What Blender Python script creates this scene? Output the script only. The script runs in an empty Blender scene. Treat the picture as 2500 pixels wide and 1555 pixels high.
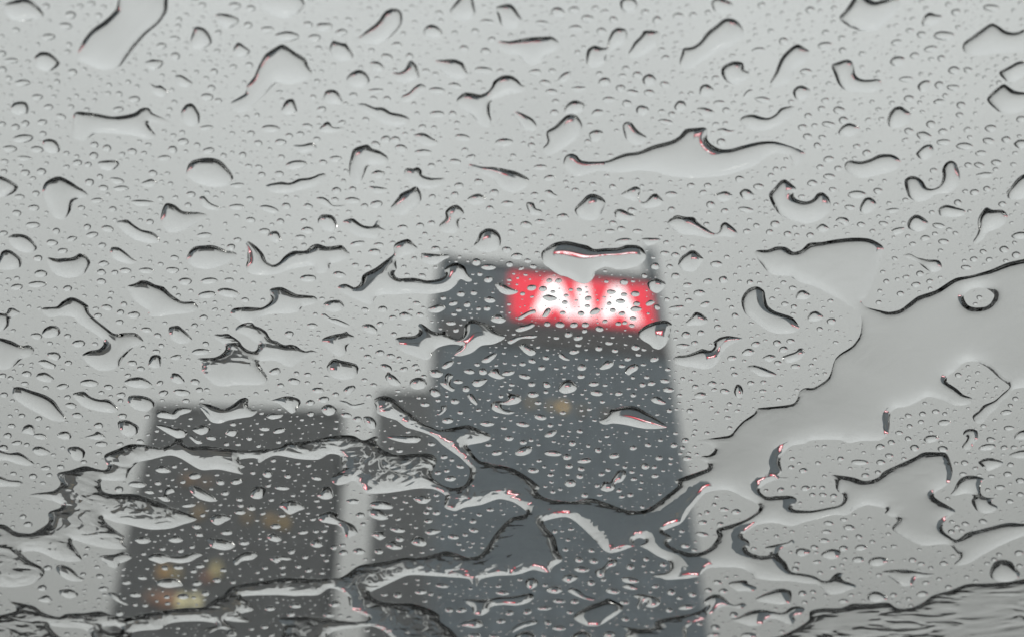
import bpy, math, random, time
import numpy as np
from mathutils import Vector, Matrix
from mathutils.geometry import delaunay_2d_cdt

T_START = time.time()
random.seed(7)
RNG = np.random.default_rng(7)
scene = bpy.context.scene
COL = scene.collection
R = math.radians

# ================================================================ camera (inside a car, looking up through the wet windscreen)
IMG_W, IMG_H = 2500.0, 1555.0
F_PX = 2696.0                                   # focal length in photo pixels
PITCH, ROLL = R(38.0), R(1.9)
EYE = Vector((0.0, 0.0, 1.25))
GLASS_DIST = 0.29                               # along the optical axis to the wet surface
GLASS_PITCH = R(72.0)                           # pitch of the windscreen's outward normal
fwd = Vector((0, math.cos(PITCH), math.sin(PITCH)))
right0, up0 = Vector((1, 0, 0)), Vector((0, -math.sin(PITCH), math.cos(PITCH)))
right = right0 * math.cos(ROLL) - up0 * math.sin(ROLL)
up = up0 * math.cos(ROLL) + right0 * math.sin(ROLL)

cam_data = bpy.data.cameras.new('camera')
cam = bpy.data.objects.new('camera', cam_data)
COL.objects.link(cam)
rot = Matrix((right, up, -fwd)).transposed()
cam.matrix_world = Matrix.Translation(EYE) @ rot.to_4x4()
cam_data.sensor_width = 36.0
cam_data.lens = 36.0 * F_PX / IMG_W
cam_data.clip_start, cam_data.clip_end = 0.01, 9000.0
cam_data.dof.use_dof = True
cam_data.dof.focus_distance = GLASS_DIST * 1.03
cam_data.dof.aperture_fstop = cam_data.lens / (GLASS_DIST * 1000 * 37.0 / F_PX)
scene.camera = cam

# ================================================================ world: overcast daylight
world = bpy.data.worlds.new('World')
scene.world = world
world.use_nodes = True
SUN_EL, SUN_AZ = R(42.0), R(200.0)              # behind the camera, veiled by cloud
wn, wl = world.node_tree.nodes, world.node_tree.links
wn.clear()
w_out = wn.new('ShaderNodeOutputWorld')
w_bg = wn.new('ShaderNodeBackground')
w_bg.inputs['Strength'].default_value = 0.1
sky = wn.new('ShaderNodeTexSky')
sky.sky_type = 'NISHITA'
sky.sun_disc = False
sky.sun_elevation, sky.sun_rotation = SUN_EL, SUN_AZ
sky.air_density, sky.dust_density = 1.0, 4.0
w_hsv = wn.new('ShaderNodeHueSaturation')
w_hsv.inputs['Saturation'].default_value = 0.15
w_tc = wn.new('ShaderNodeTexCoord')
w_sep = wn.new('ShaderNodeSeparateXYZ')
w_mad = wn.new('ShaderNodeMath'); w_mad.operation = 'MULTIPLY_ADD'      # overcast sky: brighter overhead
w_mad.inputs[1].default_value, w_mad.inputs[2].default_value = 0.86, 0.14
w_max = wn.new('ShaderNodeMath'); w_max.operation = 'MAXIMUM'; w_max.inputs[1].default_value = 0.0
w_noise = wn.new('ShaderNodeTexNoise')
w_noise.inputs['Scale'].default_value = 2.0; w_noise.inputs['Detail'].default_value = 5.0
w_map = wn.new('ShaderNodeMapRange')
w_map.inputs['From Min'].default_value, w_map.inputs['From Max'].default_value = 0.3, 0.7
w_map.inputs['To Min'].default_value, w_map.inputs['To Max'].default_value = 0.91, 1.08
w_mul = wn.new('ShaderNodeMath'); w_mul.operation = 'MULTIPLY'
w_cloud = wn.new('ShaderNodeVectorMath'); w_cloud.operation = 'SCALE'
w_tint = wn.new('ShaderNodeMix'); w_tint.data_type = 'RGBA'                  # cloud deck: cooler overhead, duller towards the horizon
w_tint.inputs['A'].default_value = (9.0, 8.9, 8.4, 1)
w_tint.inputs['B'].default_value = (8.95, 9.15, 9.25, 1)
wl.new(w_max.outputs[0], w_tint.inputs['Factor'])
wl.new(w_tint.outputs['Result'], w_cloud.inputs[0])
w_mix = wn.new('ShaderNodeMix'); w_mix.data_type = 'RGBA'; w_mix.inputs['Factor'].default_value = 0.97
wl.new(w_tc.outputs['Generated'], w_sep.inputs[0])
wl.new(w_sep.outputs['Z'], w_max.inputs[0])
wl.new(w_max.outputs[0], w_mad.inputs[0])
wl.new(w_tc.outputs['Generated'], w_noise.inputs['Vector'])
wl.new(w_noise.outputs['Fac'], w_map.inputs['Value'])
wl.new(w_mad.outputs[0], w_mul.inputs[0])
wl.new(w_map.outputs[0], w_mul.inputs[1])
wl.new(w_mul.outputs[0], w_cloud.inputs['Scale'])
wl.new(sky.outputs[0], w_hsv.inputs['Color'])
wl.new(w_hsv.outputs[0], w_mix.inputs['A'])
wl.new(w_cloud.outputs[0], w_mix.inputs['B'])
wl.new(w_mix.outputs['Result'], w_bg.inputs['Color'])
wl.new(w_bg.outputs[0], w_out.inputs['Surface'])

sun_data = bpy.data.lights.new('sun', 'SUN')
sun_data.energy, sun_data.angle, sun_data.color = 0.5, R(20.0), (1.0, 0.96, 0.9)
sun = bpy.data.objects.new('sun', sun_data)
COL.objects.link(sun)
sun.location = (0, -20, 60)
sd = Vector((math.sin(SUN_AZ) * math.cos(SUN_EL), math.cos(SUN_AZ) * math.cos(SUN_EL), math.sin(SUN_EL)))
sun.rotation_euler = sd.to_track_quat('Z', 'Y').to_euler()

scene.view_settings.view_transform = 'Standard'
scene.view_settings.look = 'None'
scene.view_settings.gamma = 1.0
scene.view_settings.exposure = 0.0
cy = scene.cycles
cy.max_bounces, cy.transmission_bounces, cy.glossy_bounces, cy.diffuse_bounces = 20, 16, 8, 3
cy.transparent_max_bounces = 16
cy.use_adaptive_sampling = True
cy.adaptive_threshold = 0.01
cy.use_denoising = True


# ================================================================ helpers
def ray(px, py):
    return (fwd + right * ((px - IMG_W / 2) / F_PX) + up * ((IMG_H / 2 - py) / F_PX))


def tag(o, label=None, cat=None, group=None, kind=None):
    if label: o['label'] = label
    if cat: o['category'] = cat
    if group: o['group'] = group
    if kind: o['kind'] = kind
    return o


def mesh_obj(name, verts, faces, mat, parent=None, smooth=False, matrix=None):
    me = bpy.data.meshes.new(name)
    me.from_pydata([tuple(v) for v in verts], [], [tuple(int(i) for i in f) for f in faces])
    if smooth:
        me.polygons.foreach_set('use_smooth', [True] * len(me.polygons))
    if mat: me.materials.append(mat)
    me.update()
    o = bpy.data.objects.new(name, me)
    COL.objects.link(o)
    if parent: o.parent = parent
    if matrix is not None: o.matrix_local = matrix
    return o


def box_vf(lo, hi):
    x0, y0, z0 = lo; x1, y1, z1 = hi
    v = [(x0, y0, z0), (x1, y0, z0), (x1, y1, z0), (x0, y1, z0), (x0, y0, z1), (x1, y0, z1), (x1, y1, z1), (x0, y1, z1)]
    f = [(3, 2, 1, 0), (4, 5, 6, 7), (0, 1, 5, 4), (1, 2, 6, 5), (2, 3, 7, 6), (3, 0, 4, 7)]
    return v, f


def box(name, lo, hi, mat, parent=None):
    return mesh_obj(name, *box_vf(lo, hi), mat, parent)


def prism_vf(poly, y0, y1):
    """outline in (x, z), extruded from y0 to y1"""
    n = len(poly)
    v = [(x, y0, z) for x, z in poly] + [(x, y1, z) for x, z in poly]
    f = [tuple(range(n)), tuple(range(2 * n - 1, n - 1, -1))]
    f += [(i, i + n, (i + 1) % n + n, (i + 1) % n) for i in range(n)]
    return v, f


def empty(name, loc=(0, 0, 0), rz=0.0):
    o = bpy.data.objects.new(name, None)
    o.empty_display_size = 0.2
    COL.objects.link(o)
    o.location = loc
    o.rotation_euler = (0, 0, rz)
    return o


def material(name, color=(0.5, 0.5, 0.5), rough=0.6, spec=0.5, metal=0.0, vary=0.15, scale=1.0, emit=None, bump=0.0):
    m = bpy.data.materials.new(name)
    m.use_nodes = True
    nt = m.node_tree
    b = nt.nodes['Principled BSDF']
    b.inputs['Roughness'].default_value = rough
    b.inputs['Metallic'].default_value = metal
    b.inputs['Specular IOR Level'].default_value = spec
    tc = nt.nodes.new('ShaderNodeTexCoord')
    nz = nt.nodes.new('ShaderNodeTexNoise')
    nz.inputs['Scale'].default_value = scale
    nz.inputs['Detail'].default_value = 6.0
    rp = nt.nodes.new('ShaderNodeValToRGB')
    c = np.array(color)
    rp.color_ramp.elements[0].position, rp.color_ramp.elements[1].position = 0.3, 0.7
    rp.color_ramp.elements[0].color = (*np.clip(c * (1 - vary), 0, 1), 1)
    rp.color_ramp.elements[1].color = (*np.clip(c * (1 + vary), 0, 1), 1)
    nt.links.new(tc.outputs['Object'], nz.inputs['Vector'])
    nt.links.new(nz.outputs['Fac'], rp.inputs['Fac'])
    nt.links.new(rp.outputs['Color'], b.inputs['Base Color'])
    if bump:
        bp = nt.nodes.new('ShaderNodeBump')
        bp.inputs['Strength'].default_value = bump
        nt.links.new(nz.outputs['Fac'], bp.inputs['Height'])
        nt.links.new(bp.outputs['Normal'], b.inputs['Normal'])
    if emit:
        ec = np.array(emit[:3])
        rp2 = nt.nodes.new('ShaderNodeValToRGB')
        rp2.color_ramp.elements[0].color = (*np.clip(ec * 0.85, 0, 1), 1)
        rp2.color_ramp.elements[1].color = (*np.clip(ec, 0, 1), 1)
        nt.links.new(nz.outputs['Fac'], rp2.inputs['Fac'])
        nt.links.new(rp2.outputs['Color'], b.inputs['Emission Color'])
        b.inputs['Emission Strength'].default_value = emit[3]
    return m


def facade_material(name, wall, glass, sx, sz, vary=0.12):
    """far facade: window bays below the size that can be picked out in the photograph"""
    m = material(name, wall, 0.5, 0.4, vary=vary, scale=0.15)
    nt = m.node_tree
    b = nt.nodes['Principled BSDF']
    tc = next(n for n in nt.nodes if n.type == 'TEX_COORD')
    br = nt.nodes.new('ShaderNodeTexBrick')
    br.offset = 0.0
    br.inputs['Scale'].default_value = 1.0
    br.inputs['Brick Width'].default_value = sx
    br.inputs['Row Height'].default_value = sz
    br.inputs['Mortar Size'].default_value = 0.35
    br.inputs['Color1'].default_value = (*glass, 1)
    br.inputs['Color2'].default_value = (*[g * 1.5 for g in glass], 1)
    br.inputs['Mortar'].default_value = (*wall, 1)
    mp = nt.nodes.new('ShaderNodeMapping')
    mp.inputs['Rotation'].default_value = (R(90), 0, 0)
    nt.links.new(tc.outputs['Object'], mp.inputs['Vector'])
    nt.links.new(mp.outputs[0], br.inputs['Vector'])
    mx = nt.nodes.new('ShaderNodeMix'); mx.data_type = 'RGBA'; mx.inputs['Factor'].default_value = 0.75
    rp = next(n for n in nt.nodes if n.type == 'VALTORGB')
    nt.links.new(rp.outputs['Color'], mx.inputs['A'])
    nt.links.new(br.outputs['Color'], mx.inputs['B'])
    nt.links.new(mx.outputs['Result'], b.inputs['Base Color'])
    return m

ALPHA_BLOB, ALPHA_DROP, ALPHA_FILM, LAMBDA_FILM = (54.0, 60.0), (59.0, 65.0), 58.0, 0.0018      # contact angles (degrees)

# ================================================================ setting: ground, street
M_ASPHALT = material('wet_asphalt', (0.022, 0.022, 0.024), 0.5, 0.5, vary=0.3, scale=0.8, bump=0.2)
M_PAVING = material('paving', (0.045, 0.045, 0.043), 0.6, vary=0.2, scale=1.5, bump=0.1)
M_PAINT = material('road_paint', (0.55, 0.55, 0.52), 0.6, vary=0.15, scale=3.0)
tag(mesh_obj('ground', [(-3500, -3500, -0.02), (3500, -3500, -0.02), (3500, 3500, -0.02), (-3500, 3500, -0.02)], [(0, 1, 2, 3)],
             material('ground_wet', (0.026, 0.026, 0.027), 0.7, vary=0.25, scale=0.3)), kind='structure')
tag(mesh_obj('road', [(-7, -60, 0), (7, -60, 0), (7, 130, 0), (-7, 130, 0)], [(0, 1, 2, 3)], M_ASPHALT), kind='structure')
for sx, nm in ((-1, 'pavement_left'), (1, 'pavement_right')):
    x0, x1 = sorted((sx * 7.0, sx * 12.0))
    tag(box(nm, (x0, -60, -0.01), (x1, 130, 0.13), M_PAVING), kind='structure')
mv, mf = [], []
for k in range(20):
    v, f = [(-0.07, -50 + k * 9, 0.004), (0.07, -50 + k * 9, 0.004), (0.07, -46 + k * 9, 0.004), (-0.07, -46 + k * 9, 0.004)], (0, 1, 2, 3)
    mf.append(tuple(i + len(mv) for i in f)); mv += v
tag(mesh_obj('lane_marking', mv, mf, M_PAINT), kind='structure')


# ================================================================ buildings
def on_plane(px, py, p0, v):
    """where the photo ray meets the vertical plane through p0 along horizontal v: (distance along v, height)"""
    d = ray(px, py)
    n = Vector((-v.y, v.x, 0))
    t = (p0 - EYE).dot(n) / d.dot(n)
    q = EYE + d * t
    return (q - p0).dot(v), q.z


M_TOWER = facade_material('tower_curtain_wall', (0.30, 0.355, 0.405), (0.225, 0.275, 0.32), 3.0, 4.2)
M_TBAND = material('tower_spandrel', (0.28, 0.32, 0.355), 0.5, vary=0.12, scale=0.2)
M_DARK = material('dark_metal', (0.05, 0.05, 0.053), 0.5, vary=0.2, scale=0.5)
M_RED = material('sign_red', (0.5, 0.02, 0.03), 0.5, vary=0.08, scale=0.2, emit=(1.0, 0.045, 0.085, 1.0))
M_WHITE = material('sign_white', (0.8, 0.8, 0.8), 0.5, vary=0.04, scale=0.2, emit=(1.0, 0.93, 0.95, 1.75))

# --- the tower with the lit sign
psi = R(10.8)
tv = Vector((math.cos(psi), math.sin(psi), 0))
d0 = ray(1418, 738)
tp = EYE + d0 * (240.0 / d0.y)
tp.z = 0
s_l, _ = on_plane(1078, 790, tp, tv)            # front left corner
s_r, _ = on_plane(1622, 800, tp, tv)            # front right corner
_, z_top = on_plane(1400, 667, tp, tv)
corner = tp + tv * s_l
tower = empty('sign_tower', corner, psi)
tag(tower, 'tall grey glass office tower carrying the lit red sign', 'tower')
TW = s_r - s_l
TD = 24.0
box('wall', (0, 0, 0), (TW, TD, z_top), M_TOWER, tower)
nfl = int(z_top / 4.2)
for k in range(1, nfl):
    z = k * 4.2
    o = box('spandrel', (-0.15, -0.15, z - 0.45), (TW + 0.15, TD + 0.15, z + 0.45), M_TBAND, tower) if k == 1 else None
    if k == 1:
        sp_mesh = o.data
        sp_mesh.transform(Matrix.Translation((0, 0, -z)))
        o.location.z = z
    else:
        o = bpy.data.objects.new('spandrel', sp_mesh)
        COL.objects.link(o); o.parent = tower; o.location.z = z
fin_mesh = None
for k in range(13):
    x = TW * k / 12
    if fin_mesh is None:
        o = box('fin', (-0.2, -0.5, 0), (0.2, -0.152, z_top), M_TBAND, tower); fin_mesh = o.data
    else:
        o = bpy.data.objects.new('fin', fin_mesh); COL.objects.link(o); o.parent = tower
    o.location.x = x
box('roof_slab', (-0.6, -0.6, z_top), (TW + 0.6, TD + 0.6, z_top + 1.2), M_DARK, tower)
for (x, y, hp) in ((-0.4, -0.4, 2.6), (TW - 2.6, -0.4, 12.0), (-0.4, TD - 2.6, 4.5), (TW - 2.6, TD - 2.6, 12.0)):
    box('corner_post', (x, y, z_top + 1.2), (x + 3.0, y + 3.0, z_top + hp), M_TBAND, tower)
box('plant_room', (TW * 0.3, TD * 0.3, z_top + 1.2), (TW * 0.75, TD * 0.8, z_top + 5.0), M_TBAND, tower)

_, zl1 = on_plane(1400, 806, tp, tv)
_, zl0 = on_plane(1400, 858, tp, tv)
box('louvre_band', (-0.2, -0.56, zl0), (TW + 0.2, TD + 0.2, zl1), material('louvre', (0.17, 0.165, 0.17), 0.6, vary=0.2, scale=0.3), tower)
# --- the lit sign on its front
sgn = [on_plane(x, y, tp, tv) for x, y in ((1246, 676), (1590, 704), (1248, 777), (1589, 806))]
sx0 = (sgn[0][0] + sgn[2][0]) / 2 - s_l
sx1 = (sgn[1][0] + sgn[3][0]) / 2 - s_l
sz1 = (sgn[0][1] + sgn[1][1]) / 2
sz0 = (sgn[2][1] + sgn[3][1]) / 2
sign = empty('illuminated_sign', tower.matrix_basis @ Vector((sx0, -0.52, sz0)), psi)
tag(sign, 'glowing red sign with white letters AIA high on the tower front', 'sign')
SW, SH = sx1 - sx0, sz1 - sz0
box('sign_panel', (0, -0.9, 0), (SW, 0.0, SH), M_RED, sign)


def sign_shape(name, pts):
    return mesh_obj(name, *prism_vf([(u * SW, w * SH) for u, w in pts][::-1], -1.35, -0.902), M_WHITE, sign)


def letter_a(u0):
    pts = [(0.0, 0.09), (0.116, 0.88), (0.192, 0.88), (0.30, 0.07), (0.235, 0.07)]
    pts += [(0.155 + 0.066 * math.cos(a), 0.07 + 0.22 * math.sin(a)) for a in np.linspace(0.2, math.pi - 0.2, 9)]
    pts += [(0.08, 0.09)]
    return [(u0 + x, z) for x, z in pts]


sign_shape('letter_a', letter_a(0.145))
sign_shape('letter_i', [(0.460, 0.07), (0.472, 0.88), (0.540, 0.88), (0.566, 0.07)])
sign_shape('letter_a', letter_a(0.60))

# lit windows
def lit(parent, p0, v, off, px, py, w, h, col, st):
    s, z = on_plane(px, py, p0, v)
    w, h = w * 0.65, h * 0.65
    m = material('lit_window', (0.3, 0.25, 0.2), 0.4, vary=0.05, scale=0.5, emit=(*col, st * (0.52 if st < 0.8 else 0.75)))
    return box('lit_window', (s - off - w / 2, -0.62, z - h / 2), (s - off + w / 2, -0.16, z + h / 2), m, parent)


for px, py, w, st in ((1374, 994, 2.6, 1.1), (1346, 991, 2.0, 0.5), (1296, 984, 2.2, 0.45), (1420, 1003, 4.0, 0.05), (1480, 1010, 4.0, 0.04)):
    lit(tower, tp, tv, s_l, px, py, w, 2.6, (1.0, 0.62, 0.20), st)

# --- the dark block on the left
M_BLOCK = facade_material('block_facade', (0.185, 0.192, 0.20), (0.148, 0.153, 0.16), 2.4, 3.3)
M_BBAND = material('block_band', (0.185, 0.19, 0.195), 0.6, vary=0.15, scale=0.3)
bpsi = R(7.0)
bv = Vector((math.cos(bpsi), math.sin(bpsi), 0))
d0 = ray(560, 1250)
bp = EYE + d0 * (200.0 / d0.y); bp.z = 0
b_l, _ = on_plane(325, 1230, bp, bv)
b_r, _ = on_plane(815, 1230, bp, bv)
_, b_top = on_plane(560, 1003, bp, bv)
block = empty('office_block', bp + bv * b_l, bpsi)
tag(block, 'dark brown-grey office block with a few warm lit windows', 'building')
BW = b_r - b_l
box('wall', (0, 0, 0), (BW, 30, b_top), M_BLOCK, block)
bs = None
for k in range(1, int(b_top / 3.3)):
    if bs is None:
        o = box('floor_band', (-0.12, -0.12, -0.35), (BW + 0.12, 30.12, 0.35), M_BBAND, block); bs = o.data
    else:
        o = bpy.data.objects.new('floor_band', bs); COL.objects.link(o); o.parent = block
    o.location.z = k * 3.3
box('parapet', (-0.4, -0.4, b_top), (BW + 0.4, 30.4, b_top + 1.0), M_BBAND, block)
box('roof_hut', (BW * 0.05, 6, b_top + 1.0), (BW * 0.3, 18, b_top + 4.5), M_BBAND, block)
for px, py, w, h, col, st in (
        (444, 1468, 2.3, 3.6, (1.0, 0.92, 0.52), 0.95), (479, 1468, 2.3, 3.6, (1.0, 0.92, 0.55), 0.85),
        (410, 1463, 4.6, 3.4, (1.0, 0.36, 0.12), 0.36), (375, 1458, 4.0, 3.0, (1.0, 0.30, 0.14), 0.14),
        (399, 1396, 2.6, 3.0, (1.0, 0.52, 0.10), 0.50), (428, 1399, 3.2, 2.6, (0.95, 0.75, 0.28), 0.30),
        (527, 1392, 2.2, 4.2, (1.0, 0.85, 0.36), 0.62), (505, 1409, 2.2, 1.8, (1.0, 0.20, 0.10), 0.32),
        (659, 1270, 2.6, 2.4, (1.0, 0.60, 0.16), 0.42), (694, 1277, 2.4, 2.6, (1.0, 0.66, 0.18), 0.44),
        (486, 1251, 2.4, 3.4, (1.0, 0.62, 0.18), 0.26), (603, 1264, 2.2, 2.6, (1.0, 0.62, 0.18), 0.20),
        (462, 1172, 4.2, 2.4, (1.0, 0.45, 0.15), 0.16), (505, 1178, 2.0, 2.4, (1.0, 0.45, 0.15), 0.14)):
    lit(block, bp, bv, b_l, px, py, w, h, col, st)

# --- the slim block half hidden by the tower
M_SLIM = facade_material('slim_facade', (0.18, 0.186, 0.195), (0.148, 0.152, 0.16), 2.8, 3.6)
mvv = Vector((1, 0, 0))
d0 = ray(980, 1250)
mp_ = EYE + d0 * (330.0 / d0.y); mp_.z = 0
m_l, _ = on_plane(908, 1230, mp_, mvv)
m_r, _ = on_plane(1120, 1230, mp_, mvv)
_, m_top = on_plane(980, 962, mp_, mvv)
slim = empty('slim_block', mp_ + mvv * m_l)
tag(slim, 'slim dark block standing half hidden behind the tower', 'building')
box('wall', (0, 0, 0), (m_r - m_l, 26, m_top), M_SLIM, slim)
box('parapet', (-0.4, -0.4, m_top), (m_r - m_l + 0.4, 26.4, m_top + 1.2), M_BBAND, slim)
ss = None
for k in range(1, int(m_top / 3.6)):
    if ss is None:
        o = box('floor_band', (-0.12, -0.12, -0.35), (m_r - m_l + 0.12, 26.12, 0.35), M_BBAND, slim); ss = o.data
    else:
        o = bpy.data.objects.new('floor_band', ss); COL.objects.link(o); o.parent = slim
    o.location.z = k * 3.6

# --- low fronts added below the frame as a dark horizon, seen only in the drops
lows = [(-150, 95, 58, 20, 36), (-90, 95, 38, 22, 33), (-49, 100, 30, 20, 31), (-17, 140, 34, 20, 43), (19, 140, 38, 22, 42), (60, 100, 36, 20, 34), (98, 95, 52, 22, 36),
        (-60, 20, 22, 40, 15), (38, 22, 24, 40, 14)]
LOW_LABELS = ['added wide dark building closing the left end of the street row', 'added dark building next to the wide left end one', 'added narrow dark building in front of the office block',
              'added dark building closing the road on its left side', 'added dark building closing the road on its right side', 'added dark building right of the road end, below the tower',
              'added wide dark building closing the right end of the street row', 'added low dark building beside the left pavement', 'added low dark building beside the right pavement']
for i, (x, y, w, dpt, h) in enumerate(lows):
    t = empty('added_building', (x, y, 0))
    tag(t, LOW_LABELS[i], 'building', 'added low street-front buildings')
    shade = 0.022 + 0.006 * (i % 3)
    ml = facade_material('added_facade', (shade, shade * 0.97, shade * 0.93), (0.014, 0.015, 0.016), 2.2, 3.2)
    box('wall', (0, 0, 0), (w, dpt, h), ml, t)
    box('parapet', (-0.3, -0.3, h), (w + 0.3, dpt + 0.3, h + 0.8), M_DARK, t)
    box('shop_front', (0.8, -0.25, 0.3), (w - 0.8, -0.02, 3.2), M_DARK, t)

# ================================================================ the car round the camera
M_TRIM = material('black_trim', (0.012, 0.012, 0.013), 0.7, vary=0.2, scale=30)
M_PAINTWORK = material('dark_car_paint', (0.008, 0.008, 0.009), 0.55, vary=0.1, scale=4)
M_RUBBER = material('black_rubber', (0.012, 0.012, 0.012), 0.6, vary=0.15, scale=20)
M_PANE = bpy.data.materials.new('windscreen_glass')
M_PANE.use_nodes = True
pn = M_PANE.node_tree
pn.nodes.clear()
po = pn.nodes.new('ShaderNodeOutputMaterial')
pt = pn.nodes.new('ShaderNodeBsdfTransparent')
pt.inputs['Color'].default_value = (0.949, 0.961, 0.954, 1)
pn.links.new(pt.outputs[0], po.inputs['Surface'])

gn = Vector((0, math.cos(GLASS_PITCH), math.sin(GLASS_PITCH)))
gx = Vector((1, 0, 0))
gy = gn.cross(gx)                                                     # down the slope of the glass
G0 = EYE + fwd * GLASS_DIST                                           # wet surface at the picture's centre
GM = Matrix((gx, gy, gn)).transposed().to_4x4()
GM.translation = G0
GAP = 0.0001
car = empty('car', (0, 0, 0))
tag(car, 'dark car whose wet windscreen fills the view', 'car')
x0, x1, y0, y1 = -0.66, 0.66, -0.36, 0.72
box('windscreen', (x0, y0, -0.005 - GAP), (x1, y1, -GAP), M_PANE, car).matrix_local = GM
for nm, lo, hi in (('windscreen_seal', (x0 - 0.03, y0 - 0.03, -0.012), (x0, y1 + 0.03, 0.002)), ('windscreen_seal', (x1, y0 - 0.03, -0.012), (x1 + 0.03, y1 + 0.03, 0.002)),
                   ('windscreen_seal', (x0, y0 - 0.03, -0.012), (x1, y0, 0.002)), ('windscreen_seal', (x0, y1, -0.012), (x1, y1 + 0.03, 0.002)),
                   ('pillar', (x0 - 0.11, y0 - 0.06, -0.06), (x0 - 0.032, y1 + 0.03, 0.006)), ('pillar', (x1 + 0.032, y0 - 0.06, -0.06), (x1 + 0.11, y1 + 0.03, 0.006))):
    box(nm, lo, hi, M_RUBBER if 'seal' in nm else M_TRIM, car).matrix_local = GM
bot = G0 + gy * 0.75
top = G0 - gy * 0.39
# bonnet: a gently crowned sheet falling away to the front
bv_, bf_ = [], []
NB = 12
for j in range(NB + 1):
    t = j / NB
    for i in range(NB + 1):
        u = i / NB * 2 - 1
        bv_.append((u * (0.80 - 0.06 * t * t), bot.y + 0.05 + 1.1 * t, bot.z - 0.05 - 0.10 * t - 0.22 * t ** 4 - 0.06 * u * u))
for j in range(NB):
    for i in range(NB):
        a = j * (NB + 1) + i
        bf_.append((a, a + 1, a + NB + 2, a + NB + 1))
mesh_obj('bonnet', bv_, bf_, M_PAINTWORK, car, smooth=True)
box('cowl', (-0.74, bot.y - 0.02, bot.z - 0.12), (0.74, bot.y + 0.09, bot.z - 0.035), M_TRIM, car)
box('dashboard', (-0.72, 0.30, 0.78), (0.72, bot.y - 0.03, 1.02), M_TRIM, car)
box('roof', (-0.72, -2.2, top.z + 0.012), (0.72, top.y - 0.012, top.z + 0.06), M_TRIM, car)
for sgnx in (-1, 1):
    xa, xb = sorted((sgnx * 0.78, sgnx * 0.84))
    box('door', (xa, -1.6, 0.35), (xb, bot.y, 1.02), M_TRIM, car)
    box('door_pillar', (xa, -0.85, 1.022), (xb, -0.7, top.z + 0.01), M_TRIM, car)
    box('rear_quarter', (xa, -2.2, 0.35), (xb, -1.602, top.z + 0.01), M_TRIM, car)
box('rear_seat', (-0.75, -2.15, 0.4), (0.75, -2.0, 1.2), M_TRIM, car)
box('cabin_floor', (-0.85, -2.2, 0.28), (0.85, bot.y + 0.1, 0.34), M_TRIM, car)
print('tower', TW, TD, z_top, SW, SH, 'block', BW, b_top)

# ---------------------------------------------------------------- outlines traced from the photograph (pixels give directions only)
# view frames in which the outlines were read: origin in photo pixels and scale
FR = {
    '00': (0, 0, 2.9072), '10': (625, 0, 2.9072), '20': (1250, 0, 2.9072), '30': (1875, 0, 2.9072),
    '01': (0, 520, 2.9072), '11': (625, 520, 2.9072), '21': (1250, 520, 2.9072), '31': (1875, 520, 2.9072),
    '02': (0, 1035, 2.9072), '12': (625, 1035, 2.9072), '22': (1250, 1035, 2.9072), '32': (1875, 1035, 2.9072),
    'K': (1650, 1150, 4.862), 'R': (1850, 860, 3.74), 'Q': (350, 1355, 6.0775), 'G': (0, 1355, 6.0775),
    'P': (1600, 1380, 6.0775), 'Z': (480, 770, 7.56), 'W': (1540, 770, 15.12), 'V': (1300, 580, 8.103),
    'C': (900, 540, 2.7),
}


def path(spec):
    """'frame: x,y x,y ... frame: x,y ...' -> photo pixel points"""
    out, fr = [], None
    for tok in spec.split():
        if tok.endswith(':'):
            fr = FR[tok[:-1]]
        else:
            x, y = tok.split(',')
            out.append((fr[0] + float(x) / fr[2], fr[1] + float(y) / fr[2]))
    return out


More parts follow.
